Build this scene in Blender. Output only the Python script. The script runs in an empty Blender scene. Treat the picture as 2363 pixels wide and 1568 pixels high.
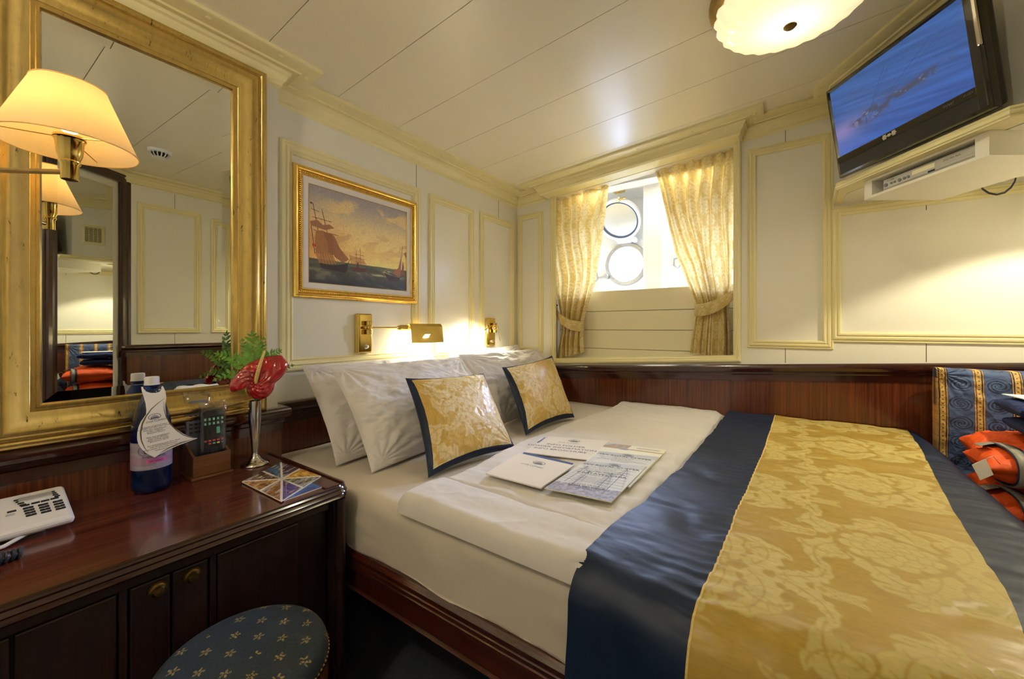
import bpy, bmesh, math, random
import numpy as np
from mathutils import Vector, Matrix, Euler

# ------------------------------------------------------------------ camera, world, exposure
# Camera stands at the origin; x runs along the window wall, y along the headboard wall.
sc = bpy.context.scene
C = sc.collection
PI = math.pi
cam_d = bpy.data.cameras.new('camera'); cam = bpy.data.objects.new('camera', cam_d); C.objects.link(cam)
FPX = 909.7
cam_d.sensor_width = 36.0; cam_d.lens = FPX / 2363 * 36.0
cam_d.shift_y = -29 / 2363
cam_d.clip_start = 0.02
cam.rotation_euler = (PI / 2, 0, math.radians(35.2))
sc.camera = cam
sc.view_settings.view_transform = 'Standard'
sc.view_settings.look = 'None'
sc.view_settings.gamma = 1.0
sc.view_settings.exposure = 0.18
sc.view_settings.use_curve_mapping = False

w = bpy.data.worlds.new('World'); sc.world = w; w.use_nodes = True
bg = w.node_tree.nodes['Background']
bg.inputs[0].default_value = (0.80, 0.90, 1.0, 1); bg.inputs[1].default_value = 2.2

def light(name, kind, loc, power, col, size=0.1, rot=(0, 0, 0), **kw):
    d = bpy.data.lights.new(name, kind); d.energy = power; d.color = col
    if kind == 'AREA':
        d.shape = kw.get('shape', 'SQUARE'); d.size = size
        if 'size_y' in kw: d.size_y = kw['size_y']
        if 'spread' in kw: d.spread = kw['spread']
    else:
        d.shadow_soft_size = size
    if kind == 'SPOT':
        d.spot_size = kw.get('angle', 1.5); d.spot_blend = kw.get('blend', 0.5)
    o = bpy.data.objects.new(name, d); o.location = loc; o.rotation_euler = rot; C.objects.link(o)
    return o
def aim(loc, target):
    return (Vector(target) - Vector(loc)).to_track_quat('-Z', 'Y').to_euler()

WARMW = (1.0, 0.92, 0.66)
# daylight outside the two portholes
for lx in (-1.017, -0.437):
    p = (lx, 3.14, 0.60)
    light('daylight', 'AREA', p, 33, (0.56, 0.67, 1.0), 0.36, aim(p, (lx - 0.25, 1.0, -0.25)), shape='DISK', spread=math.radians(125))
# pelmet lamps hidden behind the cornice over the curtains
for lx in (-1.05, -0.52):
    light('pelmet_lamp', 'AREA', (lx, 2.50, 0.915), 1.5, (1.0, 0.95, 0.80), 0.34, (math.radians(12), 0, 0), shape='RECTANGLE', size_y=0.03)
# ceiling fitting in view, an added fill behind the camera, wardrobe-side down light over the sofa
light('ceiling_bulb_and_fill', 'POINT', (0.0, 1.49, 0.985), 1.2, WARMW, 0.05)
light('ceiling_bulb_and_fill', 'SPOT', (0.0, 1.49, 0.905), 14, (1.0, 0.95, 0.70), 0.0, (0, 0, 0), angle=math.radians(140), blend=1.0)  # unseen spot added under the dome to carry the fitting's downward light
light('ceiling_bulb_and_fill', 'POINT', (-0.70, -0.55, 0.90), 38, (1.0, 0.95, 0.77), 0.06)  # added room fill, no known lamp behind the camera
light('sofa_spot', 'SPOT', (0.79, 1.98, 0.562), 24, WARMW, 0.02, (0, 0, 0), angle=2.1, blend=0.25)
light('shade_bulb', 'POINT', (-1.20, 0.137, 0.425), 1.1, (1.0, 0.66, 0.30), 0.02)

# ------------------------------------------------------------------ projection of photo pixels on real planes
SN, CS = math.sin(math.radians(35.2)), math.cos(math.radians(35.2))
def ray(u, v):
    a = u - 1181.5
    return Vector((-SN * FPX + CS * a, CS * FPX + SN * a, 755 - v))
def on_x(u, v, X): d = ray(u, v); return d * (X / d.x)
def on_y(u, v, Y): d = ray(u, v); return d * (Y / d.y)
def on_z(u, v, Z): d = ray(u, v); return d * (Z / d.z)
def on_plane(u, v, p0, n):
    d = ray(u, v); return d * (Vector(p0).dot(n) / d.dot(n))

# ------------------------------------------------------------------ materials
def lin(c):
    return tuple((x / 12.92 if x <= 0.04045 else ((x + 0.055) / 1.055) ** 2.4) for x in c[:3])
def rgb(r, g, b): return lin((r / 255, g / 255, b / 255))
MATS = {}
def newmat(name):
    m = bpy.data.materials.new(name); m.use_nodes = True
    nt = m.node_tree; b = nt.nodes['Principled BSDF']
    MATS[name] = m
    return m, nt, b
def setp(b, **k):
    names = dict(col='Base Color', rough='Roughness', metal='Metallic', coat='Coat Weight', coatr='Coat Roughness',
                 sheen='Sheen Weight', trans='Transmission Weight', ior='IOR', emit='Emission Color', emits='Emission Strength',
                 sub='Subsurface Weight', spec='Specular IOR Level', alpha='Alpha')
    for key, v in k.items():
        i = b.inputs[names[key]]
        i.default_value = (*v, 1) if isinstance(v, tuple) and len(v) == 3 else v
def bump(nt, b, src, strength=0.2, dist=0.002):
    bp = nt.nodes.new('ShaderNodeBump'); bp.inputs['Strength'].default_value = strength; bp.inputs['Distance'].default_value = dist
    nt.links.new(src, bp.inputs['Height']); nt.links.new(bp.outputs[0], b.inputs['Normal'])
def noise(nt, scale=(1, 1, 1), detail=4, s=1.0, rough=0.55, dist=0.0, coord='Object'):
    tc = nt.nodes.new('ShaderNodeTexCoord'); mp = nt.nodes.new('ShaderNodeMapping'); nz = nt.nodes.new('ShaderNodeTexNoise')
    mp.inputs['Scale'].default_value = scale
    nt.links.new(tc.outputs[coord], mp.inputs[0]); nt.links.new(mp.outputs[0], nz.inputs['Vector'])
    nz.inputs['Scale'].default_value = s; nz.inputs['Detail'].default_value = detail
    nz.inputs['Roughness'].default_value = rough; nz.inputs['Distortion'].default_value = dist
    return nz
def ramp(nt, src, stops):
    r = nt.nodes.new('ShaderNodeValToRGB'); e = r.color_ramp.elements
    while len(e) < len(stops): e.new(0.5)
    for k, (p, c) in enumerate(stops):
        e[k].position = p; e[k].color = (*c, 1)
    nt.links.new(src, r.inputs[0]); return r
def mat(name, col, rough=0.5, nz=None, bmp=None, **k):
    """plain principled, with a slight noise variation of the colour (nz) and bump (bmp=(scale,strength,dist))"""
    m, nt, b = newmat(name)
    setp(b, col=col, rough=rough, **k)
    if nz:
        s, amt = nz
        n = noise(nt, s=s)
        r = ramp(nt, n.outputs['Fac'], [(0.3, tuple(x * (1 - amt) for x in col)), (0.7, tuple(min(1, x * (1 + amt)) for x in col))])
        nt.links.new(r.outputs[0], b.inputs['Base Color'])
    if bmp:
        n2 = noise(nt, s=bmp[0]); bump(nt, b, n2.outputs['Fac'], bmp[1], bmp[2])
    return m
mat('paint', rgb(237, 232, 217), 0.32, nz=(3, 0.015), bmp=(60, 0.05, 0.001), coat=0.25, coatr=0.2)
mat('trim_paint', rgb(238, 226, 174), 0.35, nz=(6, 0.02), coat=0.2, coatr=0.2)
mat('ceiling_paint', rgb(243, 236, 212), 0.30, nz=(3, 0.015), coat=0.6, coatr=0.27)
mat('alcove_paint', rgb(238, 238, 236), 0.4, nz=(5, 0.01))
mat('board_paint', rgb(236, 226, 190), 0.4, nz=(5, 0.01))
mat('joint_dark', rgb(70, 60, 48), 0.8, nz=(20, 0.1))
mat('sheet', rgb(210, 198, 184), 0.75, nz=(8, 0.02), bmp=(350, 0.15, 0.0006), sheen=0.2)
mat('linen', rgb(222, 215, 211), 0.8, nz=(8, 0.02), bmp=(300, 0.2, 0.0008), sheen=0.3)
mat('navy_satin', rgb(19, 34, 62), 0.5, nz=(14, 0.15), bmp=(30, 0.15, 0.003), spec=0.35)
mat('brass', rgb(214, 186, 110), 0.12, nz=(30, 0.05), metal=1.0)
mat('brass_dark', rgb(120, 96, 52), 0.35, nz=(60, 0.25), metal=1.0)
mat('brass_brushed', rgb(170, 144, 92), 0.3, nz=(40, 0.15), metal=1.0)
mat('silver', rgb(205, 200, 196), 0.1, nz=(30, 0.04), metal=1.0)
mat('mirror', (0.86, 0.88, 0.86), 0.0, metal=1.0)
mat('porthole_metal', rgb(176, 178, 184), 0.3, nz=(40, 0.08), metal=0.8)
mat('porthole_brass', rgb(222, 190, 120), 0.3, nz=(40, 0.08), metal=0.7)
mat('white_enamel', rgb(238, 240, 244), 0.25, nz=(20, 0.01))
mat('gasket', rgb(60, 78, 112), 0.5, nz=(30, 0.1))
mat('black_gloss', rgb(18, 17, 20), 0.12, nz=(30, 0.1), coat=0.6, coatr=0.05)
mat('black_plastic', rgb(30, 30, 34), 0.4, nz=(40, 0.1))
mat('grey_plastic', rgb(120, 122, 132), 0.35, nz=(40, 0.04))
mat('white_plastic', rgb(222, 218, 222), 0.35, nz=(20, 0.01))
mat('silver_plastic', rgb(196, 194, 190), 0.3, nz=(20, 0.03), metal=0.4)
mat('key_dark', rgb(28, 26, 34), 0.5, nz=(50, 0.1))
mat('key_green', rgb(90, 175, 150), 0.5, nz=(50, 0.05))
mat('key_red', rgb(200, 80, 80), 0.5, nz=(50, 0.05))
mat('key_yellow', rgb(215, 205, 80), 0.5, nz=(50, 0.05))
mat('key_blue', rgb(80, 110, 190), 0.5, nz=(50, 0.05))
mat('cord_black', rgb(34, 40, 56), 0.3, nz=(50, 0.1))
mat('paper', rgb(236, 226, 214), 0.7, nz=(20, 0.01))
mat('paper_cream', rgb(238, 230, 196), 0.7, nz=(20, 0.01))
mat('paper_white', rgb(236, 232, 240), 0.7, nz=(20, 0.01))
mat('ink', rgb(52, 52, 60), 0.7, nz=(30, 0.1))
mat('ink_grey', rgb(116, 116, 128), 0.7, nz=(30, 0.1))
mat('ink_blue', rgb(52, 60, 96), 0.7, nz=(30, 0.1))
mat('ink_gold', rgb(96, 84, 58), 0.6, nz=(30, 0.1))
mat('ink_white', rgb(220, 220, 224), 0.6, nz=(30, 0.02))
mat('blue_cover', rgb(52, 84, 150), 0.35, nz=(30, 0.25))
mat('spadix', rgb(226, 196, 120), 0.6, nz=(200, 0.12), bmp=(700, 0.6, 0.001))
mat('fern', rgb(98, 150, 44), 0.5, nz=(60, 0.35), sub=0.0)
mat('stem_green', rgb(90, 110, 40), 0.5, nz=(60, 0.2))
mat('orange_fabric', rgb(240, 88, 12), 0.62, nz=(12, 0.1), bmp=(18, 0.5, 0.01))
mat('reflective_tape', rgb(150, 146, 132), 0.5, nz=(60, 0.1), bmp=(300, 0.3, 0.001))
mat('navy_tape', rgb(32, 44, 90), 0.6, nz=(60, 0.1))
mat('towel', rgb(30, 46, 96), 0.95, nz=(150, 0.3), bmp=(400, 0.8, 0.003))
mat('white_liner', rgb(228, 220, 214), 0.5, nz=(20, 0.02), bmp=(120, 0.1, 0.001))
mat('lamp_inner', rgb(250, 240, 214), 0.5, nz=(20, 0.01))
mat('label_pink', rgb(214, 96, 160), 0.4, nz=(30, 0.05))
mat('vent_dark', rgb(32, 30, 28), 0.7, nz=(30, 0.1))
mat('nail_brass', rgb(150, 120, 60), 0.3, nz=(60, 0.2), metal=1.0)
mat('detector_white', rgb(225, 225, 222), 0.3, nz=(20, 0.01))

def wood(name, axis, dark, light_, sc_=1.0, rough=0.22, coat=0.5, grain=70):
    m, nt, b = newmat(name)
    s = [grain * sc_, grain * sc_, grain * sc_]; s['xyz'.index(axis)] = 2.2 * sc_
    n = noise(nt, scale=tuple(s), detail=6, s=1.0, rough=0.65)
    s2 = [9 * sc_] * 3; s2['xyz'.index(axis)] = 0.8
    n2 = noise(nt, scale=tuple(s2), detail=3, s=1.0, dist=0.6)
    mx = nt.nodes.new('ShaderNodeMath'); mx.operation = 'MULTIPLY_ADD'
    nt.links.new(n.outputs['Fac'], mx.inputs[0]); mx.inputs[1].default_value = 0.72
    ml = nt.nodes.new('ShaderNodeMath'); ml.operation = 'MULTIPLY'; nt.links.new(n2.outputs['Fac'], ml.inputs[0]); ml.inputs[1].default_value = 0.28
    nt.links.new(ml.outputs[0], mx.inputs[2])
    r = ramp(nt, mx.outputs[0], [(0.33, dark), (0.5, tuple((a + c) / 2 for a, c in zip(dark, light_))), (0.68, light_)])
    nt.links.new(r.outputs[0], b.inputs['Base Color'])
    setp(b, rough=rough, coat=coat, coatr=0.08)
    return m
wood('mahogany_x', 'x', rgb(36, 13, 8), rgb(84, 36, 22))
wood('mahogany_y', 'y', rgb(42, 16, 12), rgb(112, 50, 34))
wood('mahogany_z', 'z', rgb(50, 20, 10), rgb(116, 56, 28), grain=110)
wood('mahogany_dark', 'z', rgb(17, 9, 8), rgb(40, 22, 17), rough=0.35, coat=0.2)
wood('mahogany_trim', 'y', rgb(32, 12, 9), rgb(66, 28, 20), rough=0.15, coat=0.9, grain=40)
wood('mahogany_trim_x', 'x', rgb(34, 13, 9), rgb(70, 30, 20), rough=0.15, coat=0.9, grain=40)
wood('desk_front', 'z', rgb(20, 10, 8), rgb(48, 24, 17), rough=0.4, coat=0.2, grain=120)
wood('walnut_box', 'y', rgb(70, 40, 20), rgb(128, 80, 44), sc_=2.0, rough=0.3, coat=0.4)

def gold_leaf(name, base, worn):
    m, nt, b = newmat(name)
    n = noise(nt, scale=(4, 16, 5), detail=8, s=5.0, rough=0.72)
    n2 = noise(nt, s=260, detail=3)
    mx = nt.nodes.new('ShaderNodeMath'); mx.operation = 'MULTIPLY_ADD'
    nt.links.new(n.outputs['Fac'], mx.inputs[0]); mx.inputs[1].default_value = 0.9
    ml = nt.nodes.new('ShaderNodeMath'); ml.operation = 'MULTIPLY'; nt.links.new(n2.outputs['Fac'], ml.inputs[0]); ml.inputs[1].default_value = 0.10
    nt.links.new(ml.outputs[0], mx.inputs[2])
    r = ramp(nt, mx.outputs[0], [(0.335, worn), (0.385, base), (0.75, tuple(min(1, x * 1.25) for x in base))])
    nt.links.new(r.outputs[0], b.inputs['Base Color'])
    setp(b, rough=0.24, metal=0.95)
    bump(nt, b, n.outputs['Fac'], 0.25, 0.002)
    return m
gold_leaf('gold_leaf', rgb(204, 176, 108), rgb(60, 46, 28))
gold_leaf('gold_frame', rgb(222, 184, 96), rgb(120, 88, 40))

def attr_mat(name, rough=0.5, sheen=0.0, metal=0.0, coat=0.0, emission=0.0, translucent=0.0, bmp=None, bump_from_attr=0.0, rough_attr=False):
    """colour comes from the cloth or print itself: a colour attribute made in code"""
    m, nt, b = newmat(name)
    a = nt.nodes.new('ShaderNodeAttribute'); a.attribute_name = 'print'
    nt.links.new(a.outputs['Color'], b.inputs['Base Color'])
    setp(b, rough=rough, sheen=sheen, metal=metal, coat=coat, coatr=0.1)
    if rough_attr:
        mr = nt.nodes.new('ShaderNodeMapRange'); nt.links.new(a.outputs['Alpha'], mr.inputs[0])
        mr.inputs[3].default_value = rough - 0.12; mr.inputs[4].default_value = rough + 0.18
        nt.links.new(mr.outputs[0], b.inputs['Roughness'])
    if emission:
        nt.links.new(a.outputs['Color'], b.inputs['Emission Color']); b.inputs['Emission Strength'].default_value = emission
        b.inputs['Base Color'].default_value = (0.01, 0.01, 0.01, 1)
        nt.links.remove(b.inputs['Base Color'].links[0])
    if bmp:
        n2 = noise(nt, s=bmp[0]); bump(nt, b, n2.outputs['Fac'], bmp[1], bmp[2])
    if translucent:
        t = nt.nodes.new('ShaderNodeBsdfTranslucent'); nt.links.new(a.outputs['Color'], t.inputs[0])
        mxs = nt.nodes.new('ShaderNodeMixShader'); mxs.inputs[0].default_value = translucent
        nt.links.new(b.outputs[0], mxs.inputs[1]); nt.links.new(t.outputs[0], mxs.inputs[2])
        nt.links.new(mxs.outputs[0], nt.nodes['Material Output'].inputs[0])
    return m
attr_mat('damask', 0.50, sheen=0.1, rough_attr=True, bmp=(260, 0.1, 0.0006))
attr_mat('curtain', 0.6, sheen=0.2, translucent=0.28)
attr_mat('print_matte', 0.6)
attr_mat('print_gloss', 0.25, coat=0.4)
attr_mat('screen', 0.15, emission=0.9, coat=0.5)
attr_mat('upholstery', 0.65, sheen=0.05, bmp=(400, 0.2, 0.0008))
attr_mat('painting', 0.45)
attr_mat('spathe', 0.18, coat=0.8)

def glassmix(name, tint, clear, rough=0.03):
    m, nt, b = newmat(name)
    nt.nodes.remove(b)
    t = nt.nodes.new('ShaderNodeBsdfTransparent'); t.inputs[0].default_value = (*tint, 1)
    g = nt.nodes.new('ShaderNodeBsdfGlossy'); g.inputs['Roughness'].default_value = rough
    nz = noise(nt, s=20)
    mx = nt.nodes.new('ShaderNodeMixShader'); mx.inputs[0].default_value = 1 - clear
    nt.links.new(t.outputs[0], mx.inputs[1]); nt.links.new(g.outputs[0], mx.inputs[2])
    nt.links.new(mx.outputs[0], nt.nodes['Material Output'].inputs[0])
    return m
glassmix('clear_glass', (0.95, 0.97, 1.0), 0.93)
glassmix('cover_glass', (0.9, 0.95, 1.0), 0.55, 0.25)
glassmix('plastic_wrap', (0.93, 0.93, 0.97), 0.86, 0.12)
m, nt, b = newmat('blue_bottle'); setp(b, col=rgb(20, 60, 150), rough=0.04, trans=0.9, ior=1.2, coat=0.5)
n = noise(nt, s=8); r = ramp(nt, n.outputs['Fac'], [(0.3, rgb(16, 52, 128)), (0.7, rgb(30, 80, 168))]); nt.links.new(r.outputs[0], b.inputs['Base Color'])
def shade_mat(name, col, tl, tr, emi=0.0, gloss=0.0, rough=0.6, scale=400):
    m, nt, b = newmat(name); setp(b, col=col, rough=rough, coat=gloss)
    n = noise(nt, scale=(1, 1, 6), s=scale / 4, detail=3)
    r = ramp(nt, n.outputs['Fac'], [(0.3, tuple(x * 0.94 for x in col)), (0.7, col)]); nt.links.new(r.outputs[0], b.inputs['Base Color'])
    if emi: setp(b, emit=col, emits=emi)
    t = nt.nodes.new('ShaderNodeBsdfTranslucent'); nt.links.new(r.outputs[0], t.inputs[0])
    mx = nt.nodes.new('ShaderNodeMixShader'); mx.inputs[0].default_value = tl
    nt.links.new(b.outputs[0], mx.inputs[1]); nt.links.new(t.outputs[0], mx.inputs[2])
    out = mx
    if tr:
        tp = nt.nodes.new('ShaderNodeBsdfTransparent'); m2 = nt.nodes.new('ShaderNodeMixShader'); m2.inputs[0].default_value = tr
        nt.links.new(mx.outputs[0], m2.inputs[1]); nt.links.new(tp.outputs[0], m2.inputs[2]); out = m2
    nt.links.new(out.outputs[0], nt.nodes['Material Output'].inputs[0])
    return m
shade_mat('shade_fabric', rgb(246, 222, 170), 0.5, 0.0)
shade_mat('dome_glass', rgb(250, 243, 224), 0.45, 0.0, emi=0.30, gloss=0.6, rough=0.2)

def carpet():
    m, nt, b = newmat('carpet')
    tc = nt.nodes.new('ShaderNodeTexCoord')
    vo = nt.nodes.new('ShaderNodeTexVoronoi'); vo.inputs['Scale'].default_value = 14; vo.inputs['Randomness'].default_value = 0.12
    nt.links.new(tc.outputs['Object'], vo.inputs['Vector'])
    n = noise(nt, s=420, detail=2)
    r = ramp(nt, vo.outputs['Distance'], [(0.0, rgb(120, 130, 130)), (0.09, rgb(96, 104, 110)), (0.12, rgb(14, 30, 56))])
    mx = nt.nodes.new('ShaderNodeMixRGB'); mx.blend_type = 'MULTIPLY'; mx.inputs[0].default_value = 0.7
    r2 = ramp(nt, n.outputs['Fac'], [(0.3, (0.35, 0.35, 0.35)), (0.7, (1, 1, 1))])
    nt.links.new(r.outputs[0], mx.inputs[1]); nt.links.new(r2.outputs[0], mx.inputs[2])
    nt.links.new(mx.outputs[0], b.inputs['Base Color']); setp(b, rough=0.95, sheen=0.3); bump(nt, b, n.outputs['Fac'], 0.8, 0.004)
carpet()
def mesh_dots(name, base, dot):
    m, nt, b = newmat(name)
    tc = nt.nodes.new('ShaderNodeTexCoord'); vo = nt.nodes.new('ShaderNodeTexVoronoi'); vo.inputs['Scale'].default_value = 420; vo.inputs['Randomness'].default_value = 0
    nt.links.new(tc.outputs['Object'], vo.inputs['Vector'])
    r = ramp(nt, vo.outputs['Distance'], [(0.25, dot), (0.4, base)]); nt.links.new(r.outputs[0], b.inputs['Base Color']); setp(b, rough=0.45)
mesh_dots('speaker_mesh', rgb(26, 24, 25), rgb(8, 8, 9))

# ------------------------------------------------------------------ mesh builder
def link(o, parent=None):
    C.objects.link(o)
    if parent is not None: o.parent = parent
    return o
def tag(o, label=None, cat=None, group=None, kind=None):
    if label: o['label'] = label
    if cat: o['category'] = cat
    if group: o['group'] = group
    if kind: o['kind'] = kind
    return o
def thing(name, label, cat, loc=(0, 0, 0), rot=(0, 0, 0), group=None):
    o = bpy.data.objects.new(name, None); C.objects.link(o); o.empty_display_size = 0.05
    o.location = loc; o.rotation_euler = rot
    return tag(o, label, cat, group)
def copy_tree(o, parent=None):
    c = o.copy(); C.objects.link(c); c.parent = parent
    for ch in [x for x in bpy.data.objects if x.parent == o]: copy_tree(ch, c)
    return c
def sub(child, part):
    """hang a piece under its part (parts sit at their thing's origin)"""
    child.parent = part; return child
class MB:
    def __init__(s): s.v = []; s.f = []
    def add(s, vs, fs):
        n = len(s.v); s.v += [tuple(p) for p in vs]; s.f += [tuple(i + n for i in f) for f in fs]; return s
    def box(s, x0, x1, y0, y1, z0, z1):
        return s.add([(x0, y0, z0), (x1, y0, z0), (x1, y1, z0), (x0, y1, z0), (x0, y0, z1), (x1, y0, z1), (x1, y1, z1), (x0, y1, z1)],
                     [(0, 3, 2, 1), (4, 5, 6, 7), (0, 1, 5, 4), (1, 2, 6, 5), (2, 3, 7, 6), (3, 0, 4, 7)])
    def frame_box(s, o, ax, ay, az):
        """box from corner o along three edge vectors"""
        o, ax, ay, az = map(Vector, (o, ax, ay, az))
        p = [o, o + ax, o + ax + ay, o + ay]; p += [q + az for q in p]
        return s.add(p, [(0, 3, 2, 1), (4, 5, 6, 7), (0, 1, 5, 4), (1, 2, 6, 5), (2, 3, 7, 6), (3, 0, 4, 7)])
    def prism(s, pts, z0, z1):
        """pts: xy polygon; z0, z1 numbers or functions of (x, y)"""
        n = len(pts); f0 = z0 if callable(z0) else (lambda x, y: z0); f1 = z1 if callable(z1) else (lambda x, y: z1)
        vs = [(x, y, f0(x, y)) for x, y in pts] + [(x, y, f1(x, y)) for x, y in pts]
        return s.add(vs, [tuple(range(n))[::-1], tuple(range(n, 2 * n))] + [(i, (i + 1) % n, n + (i + 1) % n, n + i) for i in range(n)])
    def extr(s, pts3, vec):
        n = len(pts3); vec = Vector(vec)
        vs = [Vector(p) for p in pts3]; vs += [p + vec for p in vs]
        return s.add(vs, [tuple(range(n))[::-1], tuple(range(n, 2 * n))] + [(i, (i + 1) % n, n + (i + 1) % n, n + i) for i in range(n)])
    def lathe(s, prof, n=32, c=(0, 0, 0), axis='z', cap=True, ribs=None):
        """prof: list of (r, h)"""
        cx, cy, cz = c; vs = []
        for r, h in prof:
            for k in range(n):
                a = 2 * PI * k / n; rr = r * (ribs(a, r, h) if ribs else 1)
                q = (rr * math.cos(a), rr * math.sin(a), h)
                if axis == 'x': q = (q[2], q[0], q[1])
                elif axis == 'y': q = (q[0], q[2], q[1])
                vs.append((cx + q[0], cy + q[1], cz + q[2]))
        fs = [(j * n + k, j * n + (k + 1) % n, (j + 1) * n + (k + 1) % n, (j + 1) * n + k) for j in range(len(prof) - 1) for k in range(n)]
        if cap:
            if prof[0][0] > 1e-6: fs.append(tuple(range(n))[::-1])
            if prof[-1][0] > 1e-6: fs.append(tuple(range((len(prof) - 1) * n, len(prof) * n)))
        return s.add(vs, fs)
    def cyl(s, p, q, r, n=16, r2=None):
        p, q = Vector(p), Vector(q); d = (q - p).normalized()
        a = d.orthogonal().normalized(); b_ = d.cross(a); r2 = r if r2 is None else r2
        vs = [p + (a * math.cos(t) + b_ * math.sin(t)) * r for t in [2 * PI * k / n for k in range(n)]]
        vs += [q + (a * math.cos(t) + b_ * math.sin(t)) * r2 for t in [2 * PI * k / n for k in range(n)]]
        return s.add(vs, [tuple(range(n))[::-1], tuple(range(n, 2 * n))] + [(i, (i + 1) % n, n + (i + 1) % n, n + i) for i in range(n)])
    def tube(s, pts, r, n=8, closed=False):
        pts = [Vector(p) for p in pts]; m = len(pts); vs = []; up = None
        for i, p in enumerate(pts):
            d = (pts[(i + 1) % m] - pts[i - 1]) if closed else (pts[min(i + 1, m - 1)] - pts[max(i - 1, 0)])
            d.normalize()
            up = d.orthogonal().normalized() if up is None else (up - d * up.dot(d)).normalized()
            b_ = d.cross(up); rr = r[i] if isinstance(r, (list, tuple)) else r
            vs += [p + (up * math.cos(t) + b_ * math.sin(t)) * rr for t in [2 * PI * k / n for k in range(n)]]
        fs = [(i * n + k, i * n + (k + 1) % n, ((i + 1) % m) * n + (k + 1) % n, ((i + 1) % m) * n + k) for i in range(m if closed else m - 1) for k in range(n)]
        if not closed: fs += [tuple(range(n))[::-1], tuple(range((m - 1) * n, m * n))]
        return s.add(vs, fs)
    def ball(s, c, r, n=12, m=8, sq=(1, 1, 1)):
        vs = []; c = Vector(c)
        for j in range(m + 1):
            t = PI * j / m
            for k in range(n):
                a = 2 * PI * k / n; vs.append(c + Vector((r * sq[0] * math.sin(t) * math.cos(a), r * sq[1] * math.sin(t) * math.sin(a), -r * sq[2] * math.cos(t))))
        return s.add(vs, [(j * n + k, j * n + (k + 1) % n, (j + 1) * n + (k + 1) % n, (j + 1) * n + k) for j in range(m) for k in range(n)])
    def sweep(s, path, N, prof, closed=False, zf=None):
        """mitred moulding: path of points in the plane with normal N; prof = (in-plane offset to the left of travel, offset along N)"""
        P = [Vector(p) for p in path]; N = Vector(N).normalized(); m = len(P); vs = []
        for i in range(m):
            if closed or 0 < i < m - 1:
                d0 = (P[i] - P[i - 1]).normalized(); d1 = (P[(i + 1) % m] - P[i]).normalized()
            else:
                d0 = d1 = ((P[1] - P[0]) if i == 0 else (P[-1] - P[-2])).normalized()
            l0, l1 = N.cross(d0).normalized(), N.cross(d1).normalized()
            mt = (l0 + l1); mt = mt / max(0.2, (1 + l0.dot(l1)))
            for a, b_ in prof:
                q = P[i] + mt * a + N * b_
                if zf: q = Vector((q.x, q.y, q.z + zf(q.x, q.y)))
                vs.append(q)
        k = len(prof)
        fs = [(i * k + j, i * k + j + 1, ((i + 1) % m) * k + j + 1, ((i + 1) % m) * k + j) for i in range(m if closed else m - 1) for j in range(k - 1)]
        return s.add(vs, fs)
    def build(s, name, mt, parent=None, smooth=False, bevel=0.0, world=True, seg=2, subsurf=0, angle=40, solid=0.0):
        """world=True: the points are room coordinates and are made local to the parent's location"""
        me = bpy.data.meshes.new(name)
        off = Vector(parent.location) if (parent is not None and world) else Vector((0, 0, 0))
        if parent is not None and world and parent.parent is not None: off = off + Vector(parent.parent.location)
        me.from_pydata([tuple(Vector(p) - off) for p in s.v], [], s.f)
        bm = bmesh.new(); bm.from_mesh(me); bmesh.ops.recalc_face_normals(bm, faces=bm.faces); bm.to_mesh(me); bm.free()
        me.materials.append(MATS[mt] if isinstance(mt, str) else mt)
        o = bpy.data.objects.new(name, me); link(o, parent)
        if bevel:
            md = o.modifiers.new('bevel', 'BEVEL'); md.width = bevel; md.segments = seg; md.limit_method = 'ANGLE'; md.angle_limit = math.radians(35)
        if solid:
            md = o.modifiers.new('solid', 'SOLIDIFY'); md.thickness = solid; md.offset = 0
        if subsurf:
            md = o.modifiers.new('sub', 'SUBSURF'); md.levels = md.render_levels = subsurf
        if smooth:
            me.polygons.foreach_set('use_smooth', [True] * len(me.polygons))
            try:
                me.set_sharp_from_angle(angle=math.radians(angle))
            except Exception: pass
        return o

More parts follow.
